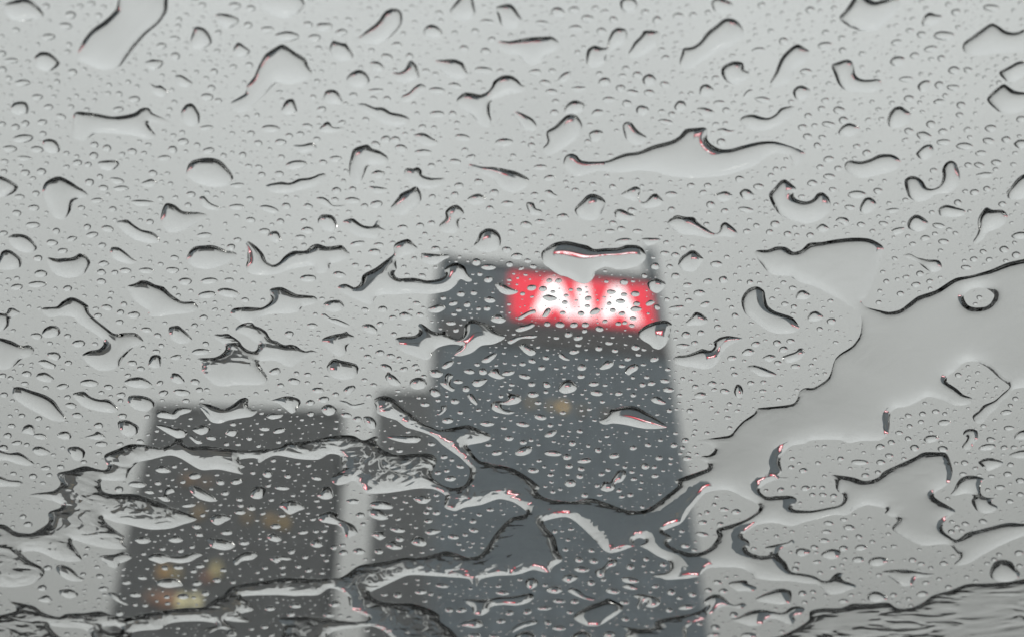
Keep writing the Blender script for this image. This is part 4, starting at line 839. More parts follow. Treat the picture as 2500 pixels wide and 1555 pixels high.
# single drops: crescent top x, top y, width
DROPS = {
'00': "500,85,75 465,165,90 345,242,85 80,415,95 700,95,45 735,38,40 515,492,60 600,482,35 160,568,100 62,540,40 405,565,40 445,318,40 490,302,40 1145,308,70 1240,258,65 1245,375,60 1550,215,45 1760,160,60 1270,125,40 1265,172,40 1490,540,50 1500,605,50 1470,665,80 1550,700,50 955,685,75 845,652,45 910,570,40 775,592,40 840,760,70 505,745,40 345,742,60 275,808,50 435,812,65 265,672,75 180,858,55 300,850,65 110,882,55 15,865,50 305,932,45 165,955,130 70,1035,95 265,1040,85 175,1108,90 470,1075,45 545,1098,35 550,1135,60 625,1152,50 670,1008,55 760,1030,55 665,1082,60 940,1055,60 1022,1075,40 1225,1038,60 1480,1048,75 1410,930,70 1465,892,90 1230,950,40 1300,985,75 1165,1105,90 1085,1210,60 830,1262,95 935,1275,60 735,1315,65 860,1320,100 805,1360,60 690,1405,75 635,1270,60 710,1238,45 140,1380,65 255,1355,50 800,1465,50 1140,1395,45 1245,1390,40 1335,1440,45 1355,1360,60 1470,1355,40 1575,1330,45 1685,1300,90 1775,1395,50 1680,1450,100 1765,1165,45 295,1195,60 240,1455,75 300,1455,50 120,1492,60 180,1205,60 1655,460,50 1770,445,50 1540,350,45 1520,490,50 1665,20,80 1780,40,60 1435,20,50 15,360,50",
'10': "80,190,85 220,225,150 370,155,60 605,210,80 415,245,80 335,115,40 1000,302,70 930,385,80 1090,380,50 1475,325,60 1630,345,70 1410,220,40 1555,205,50 1640,140,90 1300,78,50 860,545,40 690,660,55 850,630,100 1285,622,105 1615,478,120 1410,590,80 465,758,60 1285,790,100 1395,790,50 475,800,50 610,855,50 315,935,50 235,948,50 105,890,120 365,880,70 1180,885,50 1265,895,40 1465,955,100 920,965,60 990,970,60 850,1005,60 1030,1028,80 780,835,45 1185,1062,110 565,1108,80 475,1135,55 180,1100,45 175,990,75 285,1142,150 40,1222,50 165,1215,60 1415,1130,75 1525,1098,60 1245,1160,50 1300,1140,40 1355,1165,50 1580,1270,60 1440,1298,60 1525,1305,40 1690,1345,60 1250,1380,45 1410,1362,50 685,1402,100 855,1425,80 770,1445,50 370,1445,60 215,1440,55 95,1462,125 570,1330,60 685,1325,50 1785,1425,80 1660,1460,50 1760,985,120 820,345,40 445,328,45",
'20': "440,50,70 215,150,90 535,110,80 450,180,80 1180,95,70 720,120,55 1030,120,60 1285,90,50 1390,75,40 635,200,60 465,360,40 1090,395,55 165,495,80 285,490,50 235,570,75 280,635,80 890,510,60 620,510,45 855,560,55 770,605,60 1085,582,65 975,640,75 685,690,80 815,712,60 310,705,45 300,780,55 1750,340,90 1135,795,50 1470,715,75 1520,765,50 1270,652,40 1090,850,100 1780,690,100 140,1015,50 1445,870,45 1485,985,60 1445,970,50 1510,1245,90 1615,1250,60 1270,1300,50 1390,1300,50 1750,1305,70 200,1170,90 265,1245,70 450,1335,50 1130,1360,80 1355,1350,50 1410,1430,60 1660,1470,100 1510,1480,50 850,1475,60 160,1365,50 715,1310,50 360,1490,60",
'30': "300,50,60 110,270,60 1585,35,110 1335,65,60 1090,225,60 1250,225,140 910,285,70 1155,328,90 1040,375,60 1230,395,50 1320,475,80 1420,480,60 980,545,90 1000,680,70 1215,580,60 1315,605,90 410,215,50 525,255,50 530,340,50 270,490,80 1370,725,60 880,720,40 380,755,50 505,760,80 785,765,40 285,805,50 320,835,45 535,830,60 430,865,90 245,885,60 1155,858,60 1000,910,60 1240,915,60 1415,905,50 1580,890,80 1360,800,50 1795,825,60 280,950,60 385,960,50 220,945,40 350,1015,50 630,1025,50 700,1065,55 430,1110,70 370,1170,50 1245,990,90 1395,1015,110 1310,1055,50 1510,1070,70 1565,980,80 1690,970,60 1545,1115,50 1620,1135,70 1500,1155,70 1420,1155,50 1175,1195,50 435,1235,80 460,1330,50 315,1280,70 780,1335,60 630,1355,120 580,1455,70 1465,1345,60 1400,1345,40 1615,1190,40 110,1185,40 55,1185,40 20,1230,40",
'01': "235,65,95 325,40,70 400,108,50 620,80,50 765,90,80 510,165,65 655,135,80 370,190,75 495,220,55 445,250,65 1065,45,50 1450,140,95 1780,30,60 1640,220,55 1240,300,55 735,340,70 270,300,60 215,325,50 200,375,70 290,405,85 720,400,60 815,405,45 890,390,75 960,410,55 1040,390,100 1140,350,40 1225,385,85 1380,435,75 1315,460,85 1485,460,110 1625,460,65 1470,555,115 1620,535,140 1355,540,35 265,485,120 120,505,80 230,520,110 480,515,60 60,460,40 120,450,40 720,465,60 880,630,45 760,650,70 855,685,50 950,700,85 695,710,50 850,755,50 1090,775,50 1445,722,55 1525,672,40 1740,600,50 1380,780,45 1600,805,40 560,855,75 480,855,45 560,900,85 355,910,40 675,915,40 210,885,45 1040,810,70 1120,850,50 260,850,75 1460,910,45 1425,960,110 1250,1005,75 1110,965,50 1145,925,40 940,1045,65 1000,1085,50 485,1045,50 150,1115,50 20,1135,50 75,1155,40 190,1120,70 635,1180,120 735,1172,65 800,1190,35 770,1215,60 445,1210,80 325,1225,40 1385,1175,60 1135,1188,45 1415,1235,50 1160,1255,60 1290,1250,110 480,1290,45 505,1345,75 860,1270,60 855,1315,40 720,1260,40 550,1415,70 155,1420,45 275,1440,50 870,1420,60 1045,1430,40 700,1485,60 30,1270,50 1320,1315,50 1470,1240,40",
'11': "340,40,45 365,100,80 60,110,70 540,170,50 315,155,65 720,200,100 870,210,65 840,255,80 985,100,45 1040,85,65 1165,70,50 1190,100,45 1245,55,50 1275,235,60 1565,325,60 1650,365,95 1780,240,60 1540,420,60 1650,450,60 1800,345,50 705,355,45 795,370,45 590,415,80 370,440,110 1205,390,30 1180,430,50 1050,370,35 1455,555,55 1545,550,45 1400,625,65 1500,630,50 1660,595,75 1735,615,60 1640,660,50 1580,665,35 1330,590,40 1095,615,40 1140,625,50 1440,675,40 1405,705,35 1165,705,50 990,690,45 900,660,60 775,670,50 970,725,50 400,780,70 235,835,60 755,768,40 835,935,55 880,970,60 955,995,55 1015,1015,35 715,1050,60 1050,1090,55 1130,1070,50 1150,1105,40 135,1100,80 270,1170,80 175,1205,45 440,1235,75 380,1265,40 255,1220,55 385,1325,60 480,1300,75 390,1405,50 640,1415,75 565,1270,45 720,1440,60 800,1285,40 770,1170,40 835,1205,45 1385,765,65 1420,815,45 1515,1105,70 1610,1100,60 1435,1180,65 1490,1225,55 1410,1315,60 1200,1340,65 1360,1450,75 1640,1475,90 1790,1080,50 1790,1115,80 1450,1400,40 1190,1145,40 1300,1490,60 1580,1385,35 1570,1060,40",
'21': "100,60,75 200,45,70 410,60,65 360,5,80 630,85,50 695,115,65 775,95,55 890,115,65 695,190,50 790,180,110 1095,195,40 1380,65,40 1085,270,65 1160,280,55 1450,340,75 1525,375,90 1525,300,40 1015,355,60 1120,365,45 150,365,45 110,325,45 35,285,75 1160,425,55 795,470,55 940,430,40 740,448,35 1390,465,60 1245,495,65 1500,450,60 1330,545,75 1370,630,70 1255,605,50 1165,595,40 1100,600,40 1030,650,45 1220,740,55 1235,840,60 1340,830,50 1460,790,45 265,465,40 330,465,45 140,510,60 220,520,55 290,548,35 75,560,35 540,590,50 385,575,35 375,620,40 705,545,65 795,565,45 875,555,60 885,628,45 770,610,65 715,675,40 690,630,35 490,695,45 360,695,40 860,735,45 850,785,40 755,770,40 250,770,45 340,770,60 440,775,55 520,775,50 620,800,55 660,755,35 800,765,35 515,820,40 400,840,55 470,865,60 615,940,50 730,960,45 875,930,60 935,955,35 440,965,65 895,990,40 820,1020,45 1010,1015,60 1730,910,60 1560,1010,65 1180,985,55 75,1055,45 210,1080,50 495,1070,60 490,1140,50 90,1140,75 20,1105,50 140,1195,50 245,1195,55 580,1195,70 600,1255,80 150,1265,75 240,1255,35 925,1200,45 990,1190,55 955,1150,40 1085,1175,65 1110,1235,75 860,1275,40 640,1325,35 200,1425,75 185,1330,45 1115,1385,40 1265,1385,50 1420,1190,60 1300,1215,45 1510,1245,65 1695,1190,50 1785,1185,40 1150,1275,35 1190,1280,40 1225,1265,35 1435,1240,40 1300,1460,40 1455,1405,35 75,1480,90 270,1490,40 1105,1095,40 780,1070,45 735,1095,35 530,1055,40 1580,1130,45 1735,75,45 1215,235,45",
'31': "50,55,60 190,90,35 660,65,55 820,60,65 140,130,55 205,145,35 300,140,50 1210,72,80 1280,50,40 1115,160,65 1245,185,70 1185,135,40 1285,105,40 1330,130,35 1225,255,35 1460,310,50 1570,315,45 1405,370,65 1675,235,60 1760,275,55 1750,200,35 900,310,40 815,405,35 980,440,45 1050,490,60 1030,520,30 940,555,50 910,535,40 785,620,40 840,470,40 110,480,40 30,595,40 120,630,50 185,650,45 450,745,60 65,900,55 160,890,55 110,945,60 70,1045,50 195,1070,65 345,1135,30 75,1310,35 85,1220,35 1350,1130,45 1415,1178,30 1485,1190,28 1620,1225,28 1255,1410,35 1250,1465,85 1690,1395,75 1755,1300,40 1720,1350,35 995,1420,45 950,1450,30 1085,1465,40 1190,1390,50 1005,1495,40 1500,585,40 1540,570,32 1470,635,32",
'02': "55,60,55 285,65,85 120,115,70 25,145,60 190,130,40 640,145,75 720,120,80 325,295,65 235,350,55 430,285,50 380,205,35 95,335,45 350,345,40 285,375,35 305,405,40 260,405,35 100,235,40 700,195,40 845,440,60 1060,465,65 975,405,115 1240,285,40 1385,345,85 1390,385,60 1300,395,40 1565,390,60 1690,425,75 1680,385,80 1545,465,40 1600,470,55 1340,560,90 1710,560,45 1660,570,40 1785,575,60 1705,605,70 1440,630,40 1610,750,75 1415,765,55 1395,705,60 1735,825,75 1365,855,45 1020,905,40 1155,870,45 1285,880,50 1420,990,65 1265,1000,70 1170,1005,45 1010,1075,65 900,1105,65 1400,1110,70 1540,1085,60 1585,1020,50 1375,1025,50 960,1190,80 735,1150,65 690,1000,40 750,1050,40 710,1060,50 620,1020,40 590,1050,40 340,1000,60 300,1140,60 1460,1180,60 1300,1205,70 1380,1155,40 1190,1260,40 850,1320,60 1655,1105,40 1570,905,35 1030,1270,45 960,1265,40 1500,80,70 1610,125,40 200,690,60 90,715,30",
'12': "60,15,70 225,350,50 125,240,40 255,95,60 165,25,80 110,65,60 720,40,35 375,280,40 430,365,70 185,435,95 330,460,30 90,420,40 110,520,40 50,620,40 140,705,70 335,750,70 405,660,40 425,745,40 485,740,45 690,530,90 740,625,60 760,695,40 555,855,50 615,845,45 730,880,80 620,890,60 555,920,60 500,950,40 190,1000,45 300,990,45 65,1005,40 375,1020,50 350,925,45 255,885,55 800,890,45 870,880,60 895,925,50 890,545,150 970,515,50 1005,730,100 1080,735,45 1230,575,45 1210,610,45 1280,610,55 1225,670,55 1010,660,40 955,630,35 1545,735,65 1400,780,75 1485,770,40 1020,790,60 1200,490,70 1280,490,40 1540,670,50 1585,630,40 1245,125,50 1225,155,40 1020,175,45 960,155,40 1290,330,45 1355,315,40 1380,365,75 1335,215,50 1390,240,35 1710,185,70 1695,220,50 1735,60,45 1720,10,90 1795,80,60 280,1270,80 100,1290,70 250,1325,60 560,1255,80 515,1335,75 615,1275,40 600,1345,35 660,1360,35 60,1420,50 1105,1190,60 1020,1150,70 1170,1170,80 1005,1190,60 1240,1190,40 1320,1130,90 1460,1300,70 1370,1300,60 1750,1180,90 1720,1135,40 1800,1320,60 1740,1380,60 1550,1480,80 1690,1490,70",
'22': "80,110,50 195,145,60 480,35,45 15,85,40 135,100,35 290,185,110 390,210,60 515,240,90 405,280,55 150,310,75 490,300,50 275,345,45 480,350,50 945,275,60 725,205,70 770,245,35 610,165,50 540,140,35 860,150,50 1150,130,50 680,310,40 635,340,45 850,325,40 1015,350,50 865,375,45 910,350,40 605,420,40 515,485,50 760,455,40 840,485,45 780,500,40 925,575,35 290,465,40 800,290,35 1010,290,40 1195,195,35 1245,225,65 1210,150,40 1195,315,30 1230,95,50 675,75,35 1300,35,35 1505,590,65 1590,600,60 1385,610,40 1355,680,65 1350,765,90 1230,845,65 1205,745,40 1295,880,40 305,745,40 380,875,40 475,940,60 580,950,60 495,1010,100 410,990,50 840,990,60 905,1015,50 950,940,45 840,1085,120 715,1165,100 560,1105,60 650,1090,40 235,1130,40 640,1140,70 1020,1135,50 1130,1170,60 1280,1190,60 1190,1220,45 1240,1280,110 1115,1300,50 800,1250,65 445,1240,60 230,1290,95 335,1240,90 335,1430,90 110,1310,60 1460,1105,65 1520,1080,50 1440,1140,55 1395,1160,50 1500,1165,60 1575,1330,60 1605,1340,50 1445,1420,60 1430,1480,90 1680,1480,110 690,1470,80 255,1390,50",
'32': "1710,10,70 1575,55,50 1580,90,60 930,45,50 995,85,45 875,110,50 795,138,60 1040,145,60 1240,155,75 1675,150,50 1745,150,45 400,145,35 515,228,45 355,262,40 165,290,45 250,310,55 220,345,45 650,250,110 800,250,60 825,170,40 860,205,55 965,232,35 780,325,40 690,345,50 1395,255,50 1335,265,30 1700,335,60 1645,430,70 1715,530,50 1720,270,45 1790,380,60 90,448,50 325,435,35 265,435,60 385,435,40 390,485,50 315,485,40 1275,515,35 1305,680,40 1400,690,50 1340,715,40 1300,745,45 1375,745,40 1525,670,55 430,685,65 575,712,75 415,748,65 360,770,45 465,775,35 645,780,45 740,820,40 60,780,35 170,750,35 400,810,70 330,855,50 535,860,60 600,835,40 660,855,80 825,865,35 210,790,80 640,940,80 545,945,35 205,975,40 195,1010,50 460,1005,40 370,1040,40 1025,945,50 1085,975,50 1155,1005,35 1120,1110,50 1130,1080,60 1215,1085,40 1410,1070,35 1475,1100,35 1780,895,60 1605,945,40 1555,975,40 1785,990,45 1640,910,40 245,1180,60 320,1175,40 205,1220,35 260,1250,40 535,1240,65 590,1200,40 890,1195,45 1095,1185,75 1000,1225,40 925,1255,35 1015,1275,35 845,1170,40 1280,1140,45 100,1460,40 165,1280,40",
}

# ================================================================ water on the windscreen
def to_glass(pts):
    """photo pixels -> position on the wet glass, in metres along the glass"""
    p = np.asarray(pts, float)
    a, b = (p[:, 0] - IMG_W / 2) / F_PX, (IMG_H / 2 - p[:, 1]) / F_PX
    f, r, u, n = (np.array(v) for v in (fwd, right, up, gn))
    d = f[None] + a[:, None] * r[None] + b[:, None] * u[None]
    t = (GLASS_DIST * (f @ n)) / (d @ n)
    q = d * t[:, None] - GLASS_DIST * f[None]
    return np.stack([q @ np.array(gx), q @ np.array(gy)], 1)


def water_material(name, ripple=0.0, scale=300.0, aspect=(1, 1), left_more=False, rough=0.0):
    m = bpy.data.materials.new(name)
    m.use_nodes = True
    nt = m.node_tree
    nt.nodes.clear()
    out = nt.nodes.new('ShaderNodeOutputMaterial')
    g = nt.nodes.new('ShaderNodeBsdfGlass')
    g.inputs['IOR'].default_value = 1.333
    g.inputs['Roughness'].default_value = rough
    g.inputs['Color'].default_value = (1, 1, 1, 1)
    nt.links.new(g.outputs[0], out.inputs['Surface'])
    if ripple:
        tc = nt.nodes.new('ShaderNodeTexCoord')
        mp = nt.nodes.new('ShaderNodeMapping')
        mp.inputs['Scale'].default_value = (aspect[0], aspect[1], 1)
        mp.inputs['Rotation'].default_value = (0, 0, R(18))
        nz = nt.nodes.new('ShaderNodeTexNoise')
        nz.inputs['Scale'].default_value = scale
        nz.inputs['Detail'].default_value = 0.7
        nz.inputs['Distortion'].default_value = 1.4
        bp = nt.nodes.new('ShaderNodeBump')
        bp.inputs['Strength'].default_value = 1.0
        nt.links.new(tc.outputs['Object'], mp.inputs['Vector'])
        nt.links.new(mp.outputs[0], nz.inputs['Vector'])
        nt.links.new(nz.outputs['Fac'], bp.inputs['Height'])
        bp.inputs['Distance'].default_value = ripple
        pz = nt.nodes.new('ShaderNodeTexNoise')                      # ripples come in patches
        pz.inputs['Scale'].default_value = 42.0
        pz.inputs['Detail'].default_value = 1.0
        pr = nt.nodes.new('ShaderNodeMapRange')
        pr.interpolation_type = 'SMOOTHSTEP'
        pr.inputs['From Min'].default_value, pr.inputs['From Max'].default_value = 0.36, 0.62
        pr.inputs['To Min'].default_value, pr.inputs['To Max'].default_value = (0.6 if left_more else 0.25), 1.0
        nt.links.new(tc.outputs['Object'], pz.inputs['Vector'])
        nt.links.new(pz.outputs['Fac'], pr.inputs['Value'])
        mask = pr.outputs[0]
        if left_more:
            sep = nt.nodes.new('ShaderNodeSeparateXYZ')
            mr = nt.nodes.new('ShaderNodeMapRange')
            mr.interpolation_type = 'SMOOTHSTEP'
            mr.inputs['From Min'].default_value, mr.inputs['From Max'].default_value = -0.045, 0.055
            mr.inputs['To Min'].default_value, mr.inputs['To Max'].default_value = 1.0, 0.15
            mm = nt.nodes.new('ShaderNodeMath'); mm.operation = 'MULTIPLY'
            nt.links.new(tc.outputs['Object'], sep.inputs[0])
            nt.links.new(sep.outputs['X'], mr.inputs['Value'])
            nt.links.new(mr.outputs[0], mm.inputs[0])
            nt.links.new(mask, mm.inputs[1])
            mask = mm.outputs[0]
        nt.links.new(mask, bp.inputs['Strength'])
        rm = nt.nodes.new('ShaderNodeMath'); rm.operation = 'MULTIPLY'
        rm.inputs[1].default_value = rough
        nt.links.new(mask, rm.inputs[0])
        nt.links.new(rm.outputs[0], g.inputs['Roughness'])
        nt.links.new(bp.outputs['Normal'], g.inputs['Normal'])
    return m


M_WATER = water_material('rain_water')
M_SHEET = water_material('running_water', 0.0009, 175.0, (0.8, 1.2), True, 0.10)
M_SMEAR = water_material('smeared_water', 0.00075, 170.0, (0.6, 1.3), rough=0.12)
M_SHEET2 = water_material('rippling_water', 0.0010, 150.0, (0.42, 1.25), rough=0.10)


def smooth_loop(pts, step):
    """closed Catmull-Rom through pts, resampled evenly"""
    p = np.asarray(pts, float)
    n = len(p)
    a, b, c, d = np.roll(p, 1, 0), p, np.roll(p, -1, 0), np.roll(p, -2, 0)
    t = np.linspace(0, 1, 10, endpoint=False)[None, :, None]
    a, b, c, d = (q[:, None, :] for q in (a, b, c, d))
    k = 0.42
    m0, m1 = k * (c - a), k * (d - b)
    q = (2 * t**3 - 3 * t**2 + 1) * b + (t**3 - 2 * t**2 + t) * m0 + (-2 * t**3 + 3 * t**2) * c + (t**3 - t**2) * m1
    q = q.reshape(-1, 2)
    e = np.linalg.norm(np.roll(q, -1, 0) - q, axis=1)
    s = np.concatenate([[0], np.cumsum(e)])
    m = max(8, int(s[-1] / step))
    u = np.linspace(0, s[-1], m, endpoint=False)
    qq = np.vstack([q, q[:1]])
    r = np.stack([np.interp(u, s, qq[:, 0]), np.interp(u, s, qq[:, 1])], 1)
    r = 0.5 * r + 0.25 * (np.roll(r, 1, 0) + np.roll(r, -1, 0))
    # slightly uneven contact line
    ph = np.linspace(0, 2 * np.pi, m, endpoint=False)
    w = sum(RNG.normal() / kk * np.sin(kk * ph + RNG.uniform(0, 6.28)) for kk in range(max(3, m // 18), max(4, m // 5), max(1, m // 30)))
    tang = np.roll(r, -1, 0) - np.roll(r, 1, 0)
    nrm = np.stack([-tang[:, 1], tang[:, 0]], 1) / (np.linalg.norm(tang, axis=1)[:, None] + 1e-12)
    return r + nrm * (np.clip(w, -1, 1) * step * 0.25)[:, None] if np.ndim(w) else r


def inside(pts, loops):
    A_ = np.vstack(loops); B_ = np.vstack([np.roll(l, -1, 0) for l in loops])
    elo, ehi = np.minimum(A_[:, 1], B_[:, 1]), np.maximum(A_[:, 1], B_[:, 1])
    order = np.argsort(pts[:, 1], kind='stable')
    res = np.zeros(len(pts), bool)
    for i0 in range(0, len(pts), 400):
        idx = order[i0:i0 + 400]
        q = pts[idx]
        k = (ehi >= q[0, 1]) & (elo <= q[-1, 1])
        a, b = A_[k], B_[k]
        c = (a[None, :, 1] > q[:, None, 1]) != (b[None, :, 1] > q[:, None, 1])
        with np.errstate(divide='ignore', invalid='ignore'):
            xx = (b[None, :, 0] - a[None, :, 0]) * (q[:, None, 1] - a[None, :, 1]) / (b[None, :, 1] - a[None, :, 1]) + a[None, :, 0]
        res[idx] = ((c & (q[:, None, 0] < xx)).sum(1) % 2).astype(bool)
    return res


def edge_dist(pts, loops, reach):
    """distance to the outline, exact only below reach"""
    L = np.vstack(loops)
    order = np.argsort(pts[:, 1], kind='stable')
    res = np.full(len(pts), 1e9)
    for i0 in range(0, len(pts), 400):
        idx = order[i0:i0 + 400]
        q = pts[idx]
        k = (L[:, 1] >= q[0, 1] - reach) & (L[:, 1] <= q[-1, 1] + reach)
        if k.any():
            res[idx] = np.sqrt(((q[:, None, :] - L[None, k]) ** 2).sum(2).min(1))
    return res


def triangulate(loops, step):
    """boundary loops + hexagonal grid of inner points -> points, triangles, boundary flag"""
    bl = [smooth_loop(l, step * 0.8) for l in loops]
    lo, hi = np.vstack(bl).min(0), np.vstack(bl).max(0)
    ys = np.arange(lo[1], hi[1], step * 0.866)
    g = np.vstack([np.stack([np.arange(lo[0] + (k % 2) * step / 2, hi[0], step), np.full(len(np.arange(lo[0] + (k % 2) * step / 2, hi[0], step)), y)], 1) for k, y in enumerate(ys)])
    g = g + RNG.normal(0, step * 0.03, g.shape)
    g = g[inside(g, bl)]
    if len(g): g = g[edge_dist(g, bl, step * 3) > step * 1.05]
    ins = []
    for l in bl:
        tg = np.roll(l, -1, 0) - np.roll(l, 1, 0)
        nn = np.stack([-tg[:, 1], tg[:, 0]], 1) / (np.linalg.norm(tg, axis=1)[:, None] + 1e-12)
        for s_ in (-1, 1):
            q = l + nn * step * 0.45 * s_
            q = q[inside(q, bl)]
            if len(q): ins.append(q[edge_dist(q, bl, step * 2) > step * 0.36])
    g = np.vstack([g] + ins)
    P = np.vstack(bl + [g])
    E, o = [], 0
    for l in bl:
        E += [(o + i, o + (i + 1) % len(l)) for i in range(len(l))]
        o += len(l)
    vs, es, fs, ov, oe, of = delaunay_2d_cdt([Vector((float(x) * 1000, float(y) * 1000)) for x, y in P], E, [], 0, 1e-6)
    V = np.array([(v.x, v.y) for v in vs]) / 1000
    T = np.array([f for f in fs if len(f) == 3])
    T = T[inside(V[T].mean(1), bl)]
    isb = np.array([any(k < o for k in src) if src else True for src in ov])
    used = np.unique(T)
    remap = np.full(len(V), -1); remap[used] = np.arange(len(used))
    V, isb, T = V[used], isb[used], remap[T]
    a, b, c = V[T[:, 0]], V[T[:, 1]], V[T[:, 2]]
    neg = ((b - a)[:, 0] * (c - a)[:, 1] - (b - a)[:, 1] * (c - a)[:, 0]) < 0
    T[neg] = T[neg][:, [0, 2, 1]]
    return V, T, isb, bl


LAMBDA = 0.0019          # how far in from its edge a pool flattens out
def relax(shapes):
    """one solve for all pools: surface tension against gravity, edges pinned to the glass"""
    off = np.cumsum([0] + [len(s['V']) for s in shapes])
    V = np.vstack([s['V'] for s in shapes]); N = len(V)
    T = np.vstack([s['T'] + o for s, o in zip(shapes, off)])
    B = np.concatenate([s['b'] for s in shapes])
    a, b, c = V[T[:, 0]], V[T[:, 1]], V[T[:, 2]]
    def cot(p, q, r_):
        u, w = q - p, r_ - p
        return np.clip((u * w).sum(1) / (np.abs(u[:, 0] * w[:, 1] - u[:, 1] * w[:, 0]) + 1e-14), -5, 5) / 2
    ca, cb, cc = cot(a, b, c), cot(b, c, a), cot(c, a, b)
    I = np.concatenate([T[:, 1], T[:, 2], T[:, 0]]); J = np.concatenate([T[:, 2], T[:, 0], T[:, 1]])
    W = np.maximum(np.concatenate([ca, cb, cc]), 0.02)
    area = np.abs((b - a)[:, 0] * (c - a)[:, 1] - (b - a)[:, 1] * (c - a)[:, 0]) / 2
    mass = np.bincount(T.ravel(), np.repeat(area / 3, 3), N)
    II, JJ, WW = np.concatenate([I, J]), np.concatenate([J, I]), np.concatenate([W, W])
    free = ~B
    lam = np.concatenate([np.full(len(s['V']), s.get('lam', LAMBDA)) for s in shapes])
    diag = np.bincount(II, WW, N) + mass / lam ** 2
    def A(x):
        x = np.where(free, x, 0)
        return np.where(free, diag * x - np.bincount(II, WW * x[JJ], N), 0)
    rhs = np.where(free, mass, 0)
    x = np.zeros(N); r = rhs.copy(); z = r / diag; p = z.copy(); rz = r @ z
    for it in range(600):
        Ap = A(p); al = rz / (p @ Ap)
        x += al * p; r -= al * Ap
        if np.linalg.norm(r) < 1e-5 * np.linalg.norm(rhs): break
        z = r / diag; rn = r @ z; p = z + (rn / rz) * p; rz = rn
    for s, o0, o1 in zip(shapes, off[:-1], off[1:]):
        h = x[o0:o1]
        Vs, Ts = s['V'], s['T']
        nb = s['b'][Ts].sum(1) >= 2
        q0, q1, q2 = Vs[Ts[nb, 0]], Vs[Ts[nb, 1]], Vs[Ts[nb, 2]]
        h0, h1, h2 = h[Ts[nb, 0]], h[Ts[nb, 1]], h[Ts[nb, 2]]
        e1, e2 = q1 - q0, q2 - q0
        det = e1[:, 0] * e2[:, 1] - e1[:, 1] * e2[:, 0]
        g_x = ((h1 - h0) * e2[:, 1] - (h2 - h0) * e1[:, 1]) / det
        g_y = ((h2 - h0) * e1[:, 0] - (h1 - h0) * e2[:, 0]) / det
        sl = np.hypot(g_x, g_y)
        sl = sl[sl > 1e-12]
        h = h * (math.tan(R(34.0)) / (np.percentile(sl, 65) + 1e-12))
        # surface tension rounds the rim: steep at the contact line, flatter inside
        b_, e_ = s['rim'], s['rim'] * 0.25
        k_ = math.tan(R(s['alpha'])) / math.tan(R(34.0)) / ((e_ + b_) / math.sqrt(e_ * e_ + 2 * b_ * e_))
        s['h'] = k_ * (np.sqrt((h + e_) ** 2 + 2 * b_ * (h + e_)) - math.sqrt(e_ * e_ + 2 * b_ * e_))


def drop_object(name, V, T, h, mat, origin=None):
    """closed body: curved top, flat base on the glass"""
    o = np.asarray(origin if origin is not None else V.mean(0))
    n = len(V)
    top3 = np.column_stack([V - o, h])
    bot3 = np.column_stack([V - o, np.zeros(n)])
    verts = np.vstack([top3, bot3])
    faces = np.vstack([T, T[:, ::-1] + n])
    me = bpy.data.meshes.new(name)
    me.vertices.add(len(verts)); me.vertices.foreach_set('co', verts.astype(np.float32).ravel())
    me.loops.add(faces.size); me.loops.foreach_set('vertex_index', faces.astype(np.int32).ravel())
    me.polygons.add(len(faces))
    me.polygons.foreach_set('loop_start', np.arange(0, faces.size, 3, dtype=np.int32))
    me.polygons.foreach_set('use_smooth', np.ones(len(faces), bool))
    me.update(calc_edges=True)
    me.materials.append(mat)
    ob = bpy.data.objects.new(name, me)
    COL.objects.link(ob)
    ob.matrix_world = GM @ Matrix.Translation((float(o[0]), float(o[1]), 0.0))
    return ob


# ---- where the dark shapes behind the glass are (photo pixels), for the labels
def behind(x, y):
    if 1244 < x < 1595 and 672 + (x - 1244) * 0.08 < y < 777 + (x - 1244) * 0.085: return 'sign'
    if y > 660 and 1062 - (y - 660) * 0.10 < x < 1600 + (y - 660) * 0.115: return 'tower'
    if y > 1000 and 370 - (y - 1000) * 0.2 < x < 825 - (y - 1000) * 0.06: return 'block'
    if y > 965 and 925 - (y - 965) * 0.06 < x < 1062: return 'slim'
    return 'sky'


shapes = []
items = [(lab, short, path(sp)) for lab, short, sp in BLOBS] + [('', '', path(l)) for l in BLOBS_PLAIN.strip().split('\n')]
for lab, short, px in items:
    gl = to_glass(px)
    ext = np.ptp(gl, axis=0)
    x, y = gl[:, 0], gl[:, 1]
    ar = abs((x * np.roll(y, -1) - y * np.roll(x, -1)).sum()) / 2
    step = min(0.00048, max(0.00019, math.sqrt(ar) / 15))
    V, T, b, bl = triangulate([gl], step)
    shapes.append(dict(V=V, T=T, b=b, bl=bl, alpha=random.uniform(*ALPHA_BLOB), rim=0.0012, lab=lab, short=short, px=np.array(px), area=ar, ext=ext))
for nm, loops, mat in (('a', [FILM_OUTER] + FILM_HOLES, M_SHEET), ('b', [FILM_LOW], M_SHEET2)):
    V, T, b, bl = triangulate([to_glass(l) for l in loops], 0.00052)
    shapes.append(dict(V=V, T=T, b=b, bl=bl, alpha=ALPHA_FILM, rim=0.0012, film=nm, mat=mat, lam=LAMBDA_FILM))
print('meshed', round(time.time() - T_START, 1), sum(len(s['V']) for s in shapes))
relax(shapes)
# along this stretch the sheet has drained to a thin skin
thin = to_glass(path('31: 640,700 665,760 655,860 600,940 510,1000 470,1050 430,1165 330,1235 260,1240 210,1310 100,1365 0,1375 21: 1740,1385 1720,1420 1640,1475 22: 1590,30 1550,75 1470,90'))
thin = smooth_loop(np.vstack([thin, thin[::-1]]), 0.001)
fa = next(s for s in shapes if s.get('film') == 'a')
fd = np.minimum(edge_dist(fa['V'], [thin], 0.03), 0.03)
fa['h'] = fa['h'] * (1 - 0.6 * np.exp(-(fd / 0.011) ** 2))
print('relaxed', round(time.time() - T_START, 1))

